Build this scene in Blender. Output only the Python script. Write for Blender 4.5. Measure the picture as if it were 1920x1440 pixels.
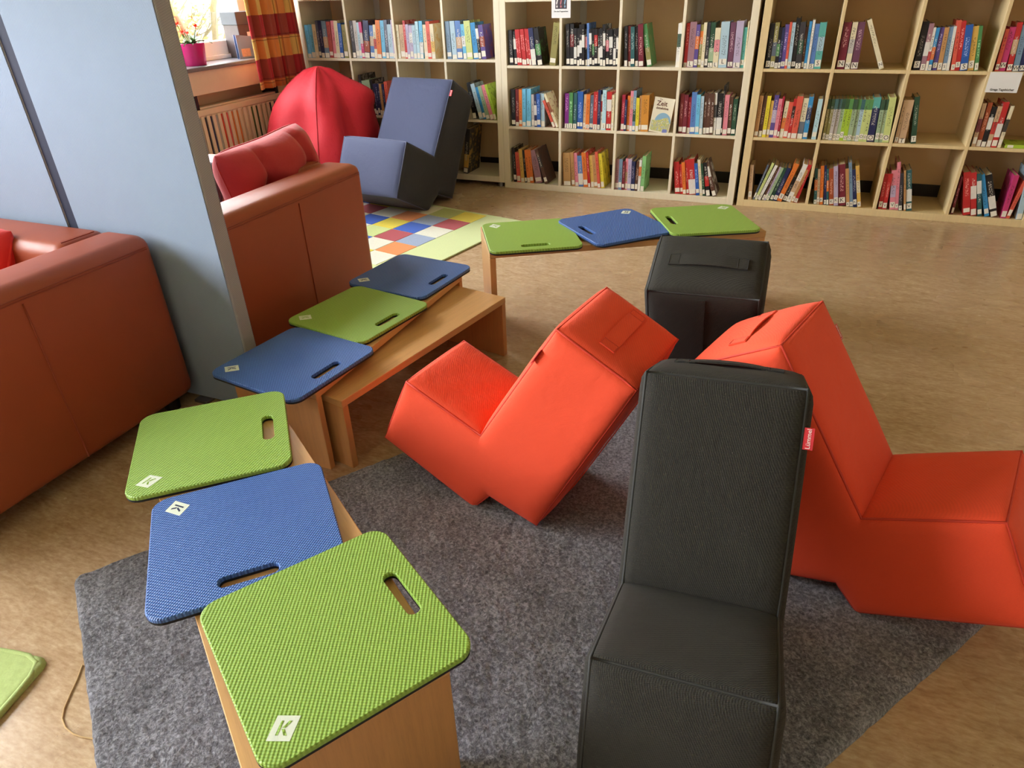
import bpy, bmesh, math, random
import numpy as np
from mathutils import Matrix, Vector

# ------------------------------------------------------------------ clean
for o in list(bpy.data.objects):
    bpy.data.objects.remove(o)
SC = bpy.context.scene
COL = SC.collection
random.seed(7)
RNG = np.random.default_rng(7)
PI = math.pi

# ------------------------------------------------------------------ camera
cam_data = bpy.data.cameras.new('camera')
cam_data.sensor_fit = 'HORIZONTAL'
cam_data.sensor_width = 36.0
cam_data.lens = 1266.917 / 1920 * 36.0
cam_data.clip_start = 0.02
cam_data.clip_end = 200
cam = bpy.data.objects.new('camera', cam_data)
COL.objects.link(cam)
_r = Vector((0.92667891, 0.37478753, -0.02829318))
_d = Vector((0.16977891, -0.48456651, -0.85812028))
_f = Vector((-0.33532271, 0.79039838, -0.51266859))
cam.matrix_world = Matrix((
    (_r.x, -_d.x, -_f.x, 0.0),
    (_r.y, -_d.y, -_f.y, 0.0),
    (_r.z, -_d.z, -_f.z, 1.30222),
    (0, 0, 0, 1)))
SC.camera = cam

# ------------------------------------------------------------------ sky, light, exposure
world = bpy.data.worlds.new('sky')
SC.world = world
world.use_nodes = True
bg = world.node_tree.nodes['Background']
bg.inputs['Color'].default_value = (0.95, 0.975, 1.0, 1)
bg.inputs['Strength'].default_value = SKY_STRENGTH = 9.0


def portal(name, loc, rot, sx, sy):
    l = bpy.data.lights.new(name, 'AREA')
    l.shape = 'RECTANGLE'
    l.size = sx
    l.size_y = sy
    l.cycles.is_portal = True
    o = bpy.data.objects.new(name, l)
    o.location = loc
    o.rotation_euler = rot
    COL.objects.link(o)
    return o


WIN = [(1.70, 4.47), (-2.7, 1.30)]            # window openings along the left wall (y range)
WZ0, WZ1 = 0.885, 2.45
for i, (a, b) in enumerate(WIN):
    portal('window_daylight', (-3.93, (a + b) / 2, (WZ0 + WZ1) / 2), (0, -PI / 2, 0), WZ1 - WZ0, b - a)
SC.view_settings.view_transform = 'Standard'
SC.view_settings.look = 'None'
SC.view_settings.gamma = 1.0
SC.view_settings.use_curve_mapping = False
SC.view_settings.exposure = 1.65
SC.cycles.use_denoising = True
SC.cycles.max_bounces = 8
SC.cycles.diffuse_bounces = 5
SC.cycles.sample_clamp_indirect = 8.0


# ------------------------------------------------------------------ helpers: colour, nodes, materials
def lin(c):
    c = c / 255.0
    return c / 12.92 if c <= 0.04045 else ((c + 0.055) / 1.055) ** 2.4


def rgb(r, g, b):
    return (lin(r), lin(g), lin(b), 1.0)


class N:
    """small node-building helper"""

    def __init__(self, name):
        self.m = bpy.data.materials.new(name)
        self.m.use_nodes = True
        self.t = self.m.node_tree
        self.p = self.t.nodes['Principled BSDF']

    def n(self, kind, **kw):
        x = self.t.nodes.new(kind)
        for k, v in kw.items():
            if k.startswith('i_'):
                x.inputs[k[2:].replace('_', ' ')].default_value = v
            else:
                setattr(x, k, v)
        return x

    def l(self, a, b):
        self.t.links.new(a, b)

    def math(self, op, a, b=None, c=None):
        x = self.n('ShaderNodeMath', operation=op)
        for i, v in enumerate((a, b, c)):
            if v is None:
                continue
            if isinstance(v, (int, float)):
                x.inputs[i].default_value = v
            else:
                self.l(v, x.inputs[i])
        return x.outputs[0]

    def mix(self, f, a, b, blend='MIX'):
        x = self.n('ShaderNodeMix', data_type='RGBA', blend_type=blend)
        if isinstance(f, (int, float)):
            x.inputs[0].default_value = f
        else:
            self.l(f, x.inputs[0])
        for i, v in ((6, a), (7, b)):
            if isinstance(v, tuple):
                x.inputs[i].default_value = v
            else:
                self.l(v, x.inputs[i])
        return x.outputs[2]

    def coord(self, which='Object', scale=None, rot=None):
        tc = self.n('ShaderNodeTexCoord')
        if scale is None and rot is None:
            return tc.outputs[which]
        mp = self.n('ShaderNodeMapping')
        self.l(tc.outputs[which], mp.inputs[0])
        if scale is not None:
            mp.inputs['Scale'].default_value = scale
        if rot is not None:
            mp.inputs['Rotation'].default_value = rot
        return mp.outputs[0]

    def noise(self, vec, scale, detail=3.0, rough=0.55, dist=0.0):
        x = self.n('ShaderNodeTexNoise')
        x.inputs['Scale'].default_value = scale
        x.inputs['Detail'].default_value = detail
        x.inputs['Roughness'].default_value = rough
        x.inputs['Distortion'].default_value = dist
        self.l(vec, x.inputs['Vector'])
        return x.outputs[0]

    def ramp(self, f, stops):
        x = self.n('ShaderNodeValToRGB')
        e = x.color_ramp.elements
        while len(e) < len(stops):
            e.new(0.5)
        for k, (p, c) in enumerate(stops):
            e[k].position = p
            e[k].color = c if isinstance(c, tuple) else (c, c, c, 1)
        self.l(f, x.inputs[0])
        return x.outputs[0]

    def bump(self, h, strength=0.3, dist=0.002, normal=None):
        x = self.n('ShaderNodeBump')
        x.inputs['Strength'].default_value = strength
        x.inputs['Distance'].default_value = dist
        self.l(h, x.inputs['Height'])
        if normal is not None:
            self.l(normal, x.inputs['Normal'])
        self.l(x.outputs[0], self.p.inputs['Normal'])
        return x.outputs[0]

    def base(self, c):
        if isinstance(c, tuple):
            self.p.inputs['Base Color'].default_value = c
        else:
            self.l(c, self.p.inputs['Base Color'])

    def set(self, **kw):
        for k, v in kw.items():
            self.p.inputs[k.replace('_', ' ')].default_value = v
        return self


def dim(c, f):
    return (c[0] * f, c[1] * f, c[2] * f, 1)


def plain(name, c, rough=0.5, var=0.12, scale=30.0, bump=0.0, **kw):
    k = N(name)
    v = k.coord('Object')
    f = k.noise(v, scale, 4)
    k.base(k.mix(f, dim(c, 1 - var), dim(c, 1 + var)))
    k.set(Roughness=rough, **kw)
    if bump:
        k.bump(k.noise(v, scale * 8, 3), bump, 0.001)
    return k.m


def fabric(name, c, pitch=0.0022, rough=0.85, sheen=0.25, bump=0.35, var=0.25, mottle=0.08, crease=0.25):
    k = N(name)
    v = k.coord('Object')
    s = k.n('ShaderNodeSeparateXYZ')
    k.l(v, s.inputs[0])
    w = 2 * PI / pitch
    a = k.math('SINE', k.math('MULTIPLY', k.math('ADD', s.outputs[0], k.math('MULTIPLY', s.outputs[1], 0.63)), w))
    b = k.math('SINE', k.math('MULTIPLY', k.math('ADD', s.outputs[2], k.math('MULTIPLY', s.outputs[1], 0.31)), w))
    wv = k.math('MULTIPLY_ADD', k.math('MULTIPLY', a, b), 0.5, 0.5)
    n1 = k.noise(v, 420, 2)
    n2 = k.noise(v, 9, 4)
    h = k.math('ADD', k.math('MULTIPLY', wv, 0.6), k.math('MULTIPLY', n1, 0.5))
    col = k.mix(h, dim(c, 1 - var), dim(c, 1 + var))
    col = k.mix(n2, dim(c, 1 - mottle), col) if mottle else col
    k.base(col)
    k.set(Roughness=rough, Sheen_Weight=sheen, Sheen_Roughness=0.5)
    big = k.noise(v, 14, 3, 0.6, 0.6)
    nb = k.n('ShaderNodeBump')
    nb.inputs['Strength'].default_value = crease
    nb.inputs['Distance'].default_value = 0.012
    k.l(big, nb.inputs['Height'])
    k.bump(h, bump, 0.0012, nb.outputs[0])
    return k.m


def wood(name, c, grain=(1.5, 28, 28), rough=0.42, var=0.10):
    k = N(name)
    v = k.coord('Object', grain)
    n1 = k.noise(v, 3.0, 6, 0.62, 0.5)
    v2 = k.coord('Object', (grain[0] * 9, grain[1] * 9, grain[2] * 9))
    n2 = k.noise(v2, 3.0, 3, 0.6)
    f = k.math('ADD', k.math('MULTIPLY', n1, 0.65), k.math('MULTIPLY', n2, 0.35))
    k.base(k.ramp(f, [(0.3, dim(c, 1 - 1.6 * var)), (0.5, c), (0.72, dim(c, 1 + var))]))
    k.set(Roughness=rough)
    k.bump(n2, 0.06, 0.0006)
    return k.m


MAT = {}
MAT['wall'] = plain('ochre_wall_paint', rgb(242, 208, 162), 0.8, 0.05, 6, 0.05)
MAT['white_wall'] = plain('white_wall_paint', rgb(232, 226, 214), 0.85, 0.03, 5)
MAT['ceiling'] = plain('white_ceiling_paint', rgb(236, 233, 226), 0.9, 0.02, 5)
MAT['black_base'] = plain('black_rubber_baseboard', rgb(30, 28, 27), 0.5)
MAT['shelf_white'] = wood('whitewashed_birch', rgb(234, 223, 198), (24, 24, 1.2), 0.42, 0.05)
MAT['shelf_tan'] = wood('pale_oak_veneer', rgb(226, 202, 154), (24, 24, 1.2), 0.42, 0.07)
MAT['beech'] = wood('beech_veneer', rgb(206, 158, 104), (1.4, 30, 30), 0.36, 0.10)
MAT['orange'] = fabric('orange_red_canvas', rgb(238, 76, 40), 0.0034, 0.8, 0.05, 0.4, 0.2, 0.05)
MAT['black'] = fabric('black_canvas', rgb(37, 35, 29), 0.0042, 0.9, 0.0, 0.8, 0.85, 0.1)
MAT['navy_canvas'] = fabric('navy_black_canvas', rgb(34, 35, 42), 0.0026, 0.7, 0.1, 0.25, 0.3, 0.05)
MAT['denim'] = fabric('slate_blue_canvas', rgb(66, 75, 110), 0.0026, 0.75, 0.15, 0.25, 0.16, 0.05)
MAT['bean'] = fabric('crimson_cotton', rgb(206, 22, 44), 0.003, 0.7, 0.04, 0.2, 0.08, 0.06)
MAT['cushion'] = fabric('brick_red_microfibre', rgb(200, 52, 54), 0.003, 0.75, 0.2, 0.2, 0.1, 0.12)
MAT['cushion_red'] = fabric('bright_red_cotton', rgb(222, 40, 34), 0.003, 0.75, 0.2, 0.2, 0.1, 0.1)
MAT['cushion_grey'] = fabric('grey_cotton', rgb(84, 86, 96), 0.003, 0.8, 0.2, 0.2, 0.1, 0.1)
MAT['panel'] = fabric('heather_blue_felt', rgb(136, 152, 175), 0.006, 0.9, 0.1, 0.5, 0.5, 0.05, 0.02)
MAT['panel_edge'] = fabric('heather_grey_felt', rgb(160, 162, 168), 0.006, 0.9, 0.1, 0.5, 0.5, 0.05, 0.02)
MAT['panel_gap'] = plain('navy_hinge_tape', rgb(24, 30, 58), 0.8)
MAT['tag_red'] = plain('red_woven_tag', rgb(206, 44, 56), 0.6)
MAT['ink_white'] = plain('white_print', rgb(240, 236, 232), 0.6, 0.02)
MAT['ink_black'] = plain('black_print', rgb(30, 30, 34), 0.6, 0.02)
MAT['ink_red'] = plain('dusty_red_print', rgb(196, 120, 128), 0.6, 0.02)
MAT['ink_blue'] = plain('pale_blue_print', rgb(140, 180, 208), 0.6, 0.02)
MAT['ink_brown'] = plain('brown_print', rgb(104, 60, 48), 0.6, 0.02)
MAT['emblem'] = plain('pale_print', rgb(222, 230, 214), 0.6, 0.08, 400)
MAT['paper'] = plain('white_paper', rgb(236, 236, 238), 0.6, 0.02)
MAT['pages'] = plain('book_pages', rgb(216, 198, 160), 0.85, 0.12, 300)
MAT['label'] = plain('spine_label_paper', rgb(236, 230, 216), 0.6, 0.04)
MAT['foam_black'] = plain('black_foam', rgb(26, 27, 32), 0.8, 0.2, 200)
MAT['radiator'] = plain('cream_radiator_enamel', rgb(238, 218, 190), 0.4, 0.04)
MAT['apron'] = plain('cream_painted_board', rgb(238, 212, 188), 0.5, 0.04)
MAT['sill'] = plain('grey_stone_sill', rgb(120, 120, 124), 0.3, 0.2, 60)
MAT['frame_white'] = plain('white_window_frame', rgb(236, 232, 226), 0.4, 0.02)
MAT['pot'] = plain('magenta_glazed_pot', rgb(206, 40, 118), 0.25, 0.05)
MAT['soil'] = plain('potting_soil', rgb(60, 44, 34), 0.95, 0.4, 150, 0.6)
MAT['leaf'] = plain('green_leaf', rgb(72, 118, 52), 0.5, 0.3, 60)
MAT['bloom'] = plain('orange_red_petals', rgb(232, 74, 40), 0.5, 0.2, 60)
MAT['carton'] = plain('brown_grey_carton', rgb(76, 64, 62), 0.7, 0.2, 40)
MAT['carton_lid'] = plain('grey_carton_lid', rgb(66, 68, 76), 0.7, 0.1)
MAT['folder'] = plain('slate_blue_folder', rgb(112, 132, 168), 0.5, 0.05)
MAT['metal'] = plain('dull_steel', rgb(140, 140, 140), 0.35, 0.05, Metallic=0.8)
MAT['foot'] = plain('black_plastic_foot', rgb(30, 28, 28), 0.5)
MAT['string'] = plain('tan_string', rgb(200, 168, 120), 0.8)
MAT['green_rug'] = plain('pale_green_pile', rgb(186, 206, 134), 0.95, 0.18, 260, 0.8)
MAT['bark'] = plain('pale_bark', rgb(84, 74, 46), 0.9, 0.3, 20)
MAT['twig'] = plain('yellow_green_twigs', rgb(140, 130, 62), 0.9, 0.35, 8)
MAT['grass'] = plain('lawn_grass', rgb(92, 110, 44), 0.95, 0.25, 3)
MAT['house'] = plain('white_render', rgb(170, 166, 160), 0.9, 0.03, 3)
MAT['roof'] = plain('red_brown_roof', rgb(120, 72, 58), 0.8, 0.15, 6)
MAT['dark_glass'] = plain('dark_pane', rgb(50, 60, 70), 0.1, 0.05)


def glass_mat():
    k = N('window_glass')
    t = k.t
    t.nodes.remove(k.p)
    out = t.nodes['Material Output']
    tr = k.n('ShaderNodeBsdfTransparent')
    gl = k.n('ShaderNodeBsdfGlossy')
    gl.inputs['Roughness'].default_value = 0.02
    fr = k.n('ShaderNodeFresnel')
    fr.inputs[0].default_value = 1.45
    mx = k.n('ShaderNodeMixShader')
    k.l(k.math('MULTIPLY', fr.outputs[0], 0.6), mx.inputs[0])
    k.l(tr.outputs[0], mx.inputs[1])
    k.l(gl.outputs[0], mx.inputs[2])
    k.l(mx.outputs[0], out.inputs[0])
    return k.m


MAT['glass'] = glass_mat()


def floor_mat():
    k = N('marbled_linoleum')
    v = k.coord('Object')
    vs = k.coord('Object', (1.0, 2.8, 1))
    a = k.noise(vs, 9, 4, 0.6)
    b = k.noise(vs, 38, 4, 0.65)
    c = k.noise(v, 1.1, 3, 0.5)
    f = k.math('ADD', k.math('MULTIPLY', a, 0.4), k.math('MULTIPLY', b, 0.6))
    col = k.ramp(f, [(0.25, rgb(140, 108, 76)), (0.44, rgb(178, 148, 114)), (0.55, rgb(194, 167, 134)), (0.75, rgb(222, 199, 168))])
    col = k.mix(k.math('MULTIPLY', c, 0.22), col, rgb(172, 140, 106))
    sp = k.noise(v, 140, 2, 0.5)
    col = k.mix(k.ramp(sp, [(0.72, 0.0), (0.77, 0.5)]), col, rgb(80, 58, 40))
    k.base(col)
    k.set(Specular_IOR_Level=0.5)
    k.l(k.ramp(k.noise(v, 3, 3), [(0.3, 0.24), (0.7, 0.30)]), k.p.inputs['Roughness'])
    return k.m


MAT['floor'] = floor_mat()


def leather_mat():
    k = N('cognac_leather')
    v = k.coord('Object')
    vo = k.n('ShaderNodeTexVoronoi')
    vo.inputs['Scale'].default_value = 420
    k.l(v, vo.inputs['Vector'])
    n2 = k.noise(v, 4, 4)
    c = rgb(160, 78, 48)
    k.base(k.mix(n2, dim(c, 0.86), dim(c, 1.12)))
    k.set(Roughness=0.42, Specular_IOR_Level=0.45)
    big = k.n('ShaderNodeBump')
    big.inputs['Strength'].default_value = 0.15
    big.inputs['Distance'].default_value = 0.01
    k.l(k.noise(v, 7, 3, 0.5, 0.4), big.inputs['Height'])
    k.bump(vo.outputs['Distance'], 0.18, 0.0006, big.outputs[0])
    return k.m


MAT['leather'] = leather_mat()
MAT['leather_seam'] = plain('dark_cognac_stitching', rgb(150, 66, 40), 0.5)


def pad_mat(name, c, hi):
    """closed-cell foam with a woven relief of small diagonal cells"""
    k = N(name)
    v = k.coord('Object')
    s = k.n('ShaderNodeSeparateXYZ')
    k.l(v, s.inputs[0])
    p = 0.0078
    wx = k.math('MULTIPLY', s.outputs[0], 2 * PI / p)
    wy = k.math('MULTIPLY', s.outputs[1], 2 * PI / p)
    d1 = k.math('SINE', k.math('ADD', wx, k.math('MULTIPLY', wy, 0.28)))
    d2 = k.math('SINE', wy)
    h = k.math('MULTIPLY_ADD', k.math('MULTIPLY', d1, d2), 0.5, 0.5)
    n = k.noise(v, 40, 3)
    col = k.mix(h, dim(c, 0.66), hi)  # pits of the relief shaded in the colour, crests lightened for sheen
    col = k.mix(k.math('MULTIPLY', n, 0.25), col, dim(c, 0.85))
    k.base(col)
    k.set(Roughness=0.45, Specular_IOR_Level=0.45)
    k.bump(h, 0.7, 0.0016)
    return k.m


MAT['pad_green'] = pad_mat('lime_green_foam', rgb(138, 178, 66), rgb(168, 206, 96))
MAT['pad_blue'] = pad_mat('royal_blue_foam', rgb(50, 86, 166), rgb(88, 134, 210))


def rug_mat():
    k = N('grey_shag_pile')
    v = k.coord('Object')
    a = k.noise(v, 130, 5, 0.75, 0.4)
    b = k.noise(v, 7, 3)
    f = k.math('ADD', k.math('MULTIPLY', a, 0.82), k.math('MULTIPLY', b, 0.18))
    k.base(k.ramp(f, [(0.34, rgb(46, 46, 54)), (0.48, rgb(118, 118, 129)), (0.62, rgb(192, 193, 206))]))
    k.set(Roughness=0.95, Sheen_Weight=0.35, Sheen_Roughness=0.4)
    k.bump(a, 1.0, 0.010)
    return k.m


MAT['rug'] = rug_mat()


def tile_mat(name, c):
    k = N(name)
    v = k.coord('Object')
    a = k.noise(v, 220, 3, 0.6)
    k.base(k.mix(a, dim(c, 0.8), dim(c, 1.15)))
    k.set(Roughness=0.95, Sheen_Weight=0.15)
    k.bump(a, 0.6, 0.003)
    return k.m


def plaid_mat():
    k = N('red_yellow_plaid_cotton')
    uv = k.coord('UV')
    s = k.n('ShaderNodeSeparateXYZ')
    k.l(uv, s.inputs[0])

    def band(x, period, off):
        fr = k.math('FRACT', k.math('ADD', k.math('DIVIDE', x, period), off))
        sq = k.ramp(fr, [(0.0, 0.0), (0.47, 0.0), (0.50, 1.0), (0.97, 1.0)])
        ln = k.math('MULTIPLY', k.math('LESS_THAN', k.math('ABSOLUTE', k.math('SUBTRACT', fr, 0.53)), 0.012), 1.0)
        ln2 = k.math('LESS_THAN', k.math('ABSOLUTE', k.math('SUBTRACT', fr, 0.43)), 0.012)
        return sq, k.math('MAXIMUM', ln, ln2)

    a, la = band(s.outputs[0], 0.22, 0.18)
    b, lb = band(s.outputs[1], 0.265, 0.30)
    red, yel, ora, dk, brn = rgb(184, 36, 46), rgb(238, 194, 108), rgb(224, 138, 68), rgb(110, 26, 30), rgb(160, 62, 50)
    c0 = k.mix(b, yel, red)
    c1 = k.mix(b, ora, brn)
    col = k.mix(a, c0, c1)
    col = k.mix(k.math('MULTIPLY', k.math('MAXIMUM', la, lb), 0.6), col, dk)
    k.base(col)
    k.set(Roughness=0.85, Sheen_Weight=0.2)
    k.bump(k.noise(k.coord('Object'), 500, 2), 0.2, 0.001)
    return k.m


MAT['plaid'] = plaid_mat()

PALETTE = dict(
    sky=(112, 192, 232), cream=(234, 222, 188), slate=(92, 104, 124), navy=(36, 44, 88), steel=(122, 150, 176),
    sand=(206, 172, 136), dustred=(190, 92, 88), pink=(232, 140, 156), blue=(44, 96, 180), olive=(150, 142, 84),
    char=(58, 56, 62), ltgrey=(196, 190, 186), paleblue=(178, 206, 222), magenta=(204, 60, 120), rust=(166, 78, 44),
    denim=(92, 132, 196), red=(196, 44, 46), orange=(230, 124, 52), lilac=(190, 176, 206), white=(236, 234, 228),
    palecyan=(186, 222, 234), coral=(224, 96, 78), gold=(226, 182, 92), azure=(60, 148, 208), palelime=(206, 218, 140),
    black=(28, 27, 30), violet=(96, 78, 148), green=(80, 142, 84), sage=(164, 188, 152), tan=(198, 148, 96),
    lime=(172, 204, 62), dkred=(120, 34, 38), teal=(46, 96, 100), maroon=(120, 36, 54), dkgreen=(40, 78, 58),
    mauve=(164, 122, 134), turq=(96, 180, 172), plum=(110, 66, 92), purple=(130, 44, 140), crimson=(170, 36, 62),
    yellow=(232, 212, 60), ochre=(214, 146, 58), umber=(92, 60, 48), kraft=(196, 152, 96), ltgreen=(140, 200, 130))


def book_mat(key):
    a, _, b = key.partition('/')
    c1 = rgb(*PALETTE[a])
    lum = c1[0] * .3 + c1[1] * .6 + c1[2] * .1
    c2 = rgb(*PALETTE[b]) if b else (dim(c1, 0.25) if lum > 0.22 else (min(1, c1[0] * 2 + .45), min(1, c1[1] * 2 + .42), min(1, c1[2] * 2 + .38), 1))
    k = N('book_cover_' + key.replace('/', '_and_'))
    oi = k.n('ShaderNodeObjectInfo')
    gen = k.coord('Generated')
    ob = k.coord('Object')
    s = k.n('ShaderNodeSeparateXYZ')
    k.l(gen, s.inputs[0])
    rnd = oi.outputs['Random']
    off = k.n('ShaderNodeVectorMath', operation='ADD')
    cx = k.n('ShaderNodeCombineXYZ')
    k.l(k.math('MULTIPLY', rnd, 37.0), cx.inputs[0])
    k.l(k.math('MULTIPLY', rnd, 11.0), cx.inputs[2])
    k.l(ob, off.inputs[0])
    k.l(cx.outputs[0], off.inputs[1])
    # printed title: short strokes stacked along the spine
    mp = k.n('ShaderNodeMapping')
    mp.inputs['Scale'].default_value = (130, 30, 210)
    k.l(off.outputs[0], mp.inputs[0])
    tn = k.noise(mp.outputs[0], 1.0, 1.0)
    stroke = k.math('GREATER_THAN', tn, 0.54)
    x, z = s.outputs[0], s.outputs[2]
    inx = k.math('LESS_THAN', k.math('ABSOLUTE', k.math('SUBTRACT', x, 0.5)), 0.24)
    lo = k.math('MULTIPLY_ADD', rnd, 0.25, 0.25)
    inz = k.math('MULTIPLY', k.math('GREATER_THAN', z, lo), k.math('LESS_THAN', z, k.math('ADD', lo, 0.42)))
    onspine = k.math('LESS_THAN', s.outputs[1], 0.04)
    title = k.math('MULTIPLY', k.math('MULTIPLY', stroke, inx), k.math('MULTIPLY', inz, onspine))
    col = c1
    if b:
        if key in ('olive/dkgreen', 'ltgrey/teal', 'sage/dkgreen', 'lime/dkgreen', 'lime/green', 'sage/green', 'paleblue/teal', 'palelime/green', 'navy/turq'):
            band = k.math('GREATER_THAN', z, 0.76)
        else:
            rr = k.math('FRACT', k.math('MULTIPLY', rnd, 7.31))
            z0 = k.math('MULTIPLY_ADD', rr, 0.5, 0.12)
            band = k.math('MULTIPLY', k.math('GREATER_THAN', z, z0), k.math('LESS_THAN', z, k.math('ADD', z0, 0.3)))
        col = k.mix(k.math('MULTIPLY', band, onspine), col, c2)
    art = k.noise(off.outputs[0], 22, 4, 0.6, 0.8)
    onside = k.math('SUBTRACT', 1.0, onspine)
    col = k.mix(k.math('MULTIPLY', k.ramp(art, [(0.52, 0.0), (0.60, 0.75)]), onside), col, c2)
    n2 = k.noise(off.outputs[0], 70, 3)
    col = k.mix(k.math('MULTIPLY', n2, 0.22), col, dim(c1, 0.55))
    tcol = c2 if not b else ((0.75, 0.72, 0.65, 1) if lum < 0.3 else (0.04, 0.035, 0.04, 1))
    col = k.mix(k.math('MULTIPLY', title, 0.75), col, tcol)
    k.base(col)
    k.set(Roughness=0.42)
    return k.m


# ------------------------------------------------------------------ helpers: objects
def tag(o, label, cat, group=None, kind=None):
    if label:
        o['label'] = label
    if cat:
        o['category'] = cat
    if group:
        o['group'] = group
    if kind:
        o['kind'] = kind
    return o


def obj(name, mesh, mat, parent=None, smooth=False):
    if isinstance(mesh, bmesh.types.BMesh):
        me = bpy.data.meshes.new(name)
        mesh.normal_update()
        mesh.to_mesh(me)
        mesh.free()
        mesh = me
    if isinstance(mat, str):
        mat = MAT[mat]
    if mat is not None and not mesh.materials:
        mesh.materials.append(mat)
    if smooth:
        mesh.polygons.foreach_set('use_smooth', [True] * len(mesh.polygons))
    o = bpy.data.objects.new(name, mesh)
    COL.objects.link(o)
    if parent is not None:
        o.parent = parent
    return o


def thing(name, label, cat, loc=(0, 0, 0), rz=0.0, group=None):
    o = bpy.data.objects.new(name, None)
    o.empty_display_size = 0.1
    COL.objects.link(o)
    o.location = loc
    o.rotation_euler = (0, 0, rz)
    return tag(o, label, cat, group)


def struct(name, mesh, mat, parent=None):
    o = obj(name, mesh, mat, parent)
    if parent is None:
        o['kind'] = 'structure'
    return o


def B():
    return bmesh.new()


def box(bm, x0, x1, y0, y1, z0, z1, r=0.0, seg=2, mtx=None):
    vs = [bm.verts.new(p) for p in ((x0, y0, z0), (x1, y0, z0), (x1, y1, z0), (x0, y1, z0),
                                    (x0, y0, z1), (x1, y0, z1), (x1, y1, z1), (x0, y1, z1))]
    fs = [bm.faces.new([vs[i] for i in q]) for q in ((3, 2, 1, 0), (4, 5, 6, 7), (0, 1, 5, 4), (1, 2, 6, 5), (2, 3, 7, 6), (3, 0, 4, 7))]
    if r > 0:
        es = list({e for f in fs for e in f.edges})
        res = bmesh.ops.bevel(bm, geom=es, offset=r, segments=seg, profile=0.5, affect='EDGES', clamp_overlap=True)
    if mtx is not None:
        bmesh.ops.transform(bm, matrix=mtx, verts=[v for v in bm.verts])
    return bm


def boxm(*a, **k):
    return box(B(), *a, **k)


def tube(bm, pts, r, seg=8, caps=True, closed=False):
    pts = [Vector(p) for p in pts]
    rs = r if isinstance(r, (list, tuple)) else [r] * len(pts)
    rings = []
    up = Vector((0.13, 0.21, 0.97))
    n = len(pts)
    for i, p in enumerate(pts):
        if closed:
            d = pts[(i + 1) % n] - pts[i - 1]
        else:
            d = pts[min(i + 1, n - 1)] - pts[max(i - 1, 0)]
        d.normalize()
        a = d.cross(up)
        if a.length < 1e-4:
            a = d.cross(Vector((1, 0, 0)))
        a.normalize()
        b = d.cross(a)
        rings.append([bm.verts.new(p + (a * math.cos(2 * PI * k / seg) + b * math.sin(2 * PI * k / seg)) * rs[i]) for k in range(seg)])
    for i in range(n if closed else n - 1):
        A, C = rings[i], rings[(i + 1) % n]
        for k in range(seg):
            bm.faces.new((A[k], A[(k + 1) % seg], C[(k + 1) % seg], C[k]))
    if caps and not closed:
        bm.faces.new(rings[0])
        bm.faces.new(rings[-1][::-1])
    return bm


def lathe(bm, prof, seg=24):
    rings = []
    for r, z in prof:
        rings.append([bm.verts.new((r * math.cos(2 * PI * k / seg), r * math.sin(2 * PI * k / seg), z)) for k in range(seg)])
    for i in range(len(rings) - 1):
        for k in range(seg):
            bm.faces.new((rings[i][k], rings[i][(k + 1) % seg], rings[i + 1][(k + 1) % seg], rings[i + 1][k]))
    return bm


def grid_mesh(P, closed_u=False, closed_v=False):
    """P: array (n, m, 3) -> mesh data lists"""
    n, m = P.shape[:2]
    vs = P.reshape(-1, 3)
    fs = []
    for i in range(n if closed_u else n - 1):
        for j in range(m if closed_v else m - 1):
            a, b = i, (i + 1) % n
            c, d = j, (j + 1) % m
            fs.append((a * m + c, b * m + c, b * m + d, a * m + d))
    return vs, fs


def mesh_from(name, vs, fs):
    me = bpy.data.meshes.new(name)
    me.from_pydata([tuple(map(float, v)) for v in vs], [], fs)
    me.update()
    return me


_textcache = {}


def text_mesh(s, size, extrude=0.0003, align='CENTER', bold=False):
    key = (s, round(size, 4), align, bold)
    if key in _textcache:
        return _textcache[key]
    cu = bpy.data.curves.new('lettering', 'FONT')
    cu.body = s
    cu.size = size
    cu.extrude = extrude
    cu.align_x = align
    cu.align_y = 'CENTER'
    cu.resolution_u = 2
    if bold:
        cu.offset = size * 0.02
    o = bpy.data.objects.new('lettering_tmp', cu)
    COL.objects.link(o)
    dg = bpy.context.evaluated_depsgraph_get()
    me = bpy.data.meshes.new_from_object(o.evaluated_get(dg))
    bpy.data.objects.remove(o)
    bpy.data.curves.remove(cu)
    me.materials.clear()
    _textcache[key] = me
    return me


def place_text(name, s, size, mat, parent, mtx, **k):
    me = text_mesh(s, size, **k).copy()
    o = obj(name, me, mat, parent)
    o.matrix_local = mtx
    return o


FACE_FRONT = Matrix.Rotation(PI / 2, 4, 'X')      # text lying in XY turned to face -y

# ------------------------------------------------------------------ the room shell
X0, X1, Y0, Y1, ZC = -3.80, 4.30, -3.0, 5.0, 3.0
fl = struct('floor', boxm(X0 - .2, X1 + .2, Y0 - .2, Y1 + .2, -0.12, -0.004), 'black_base')


def sheet(pts, z0, z1):
    bm = B()
    lo = [bm.verts.new((x, y, z0)) for x, y in pts]
    hi = [bm.verts.new((x, y, z1)) for x, y in pts]
    bm.faces.new(lo[::-1])
    bm.faces.new(hi)
    for i in range(len(pts)):
        j = (i + 1) % len(pts)
        bm.faces.new((lo[i], lo[j], hi[j], hi[i]))
    return bm


def seam_y(x):
    return 4.075 + 0.081 * x


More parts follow.
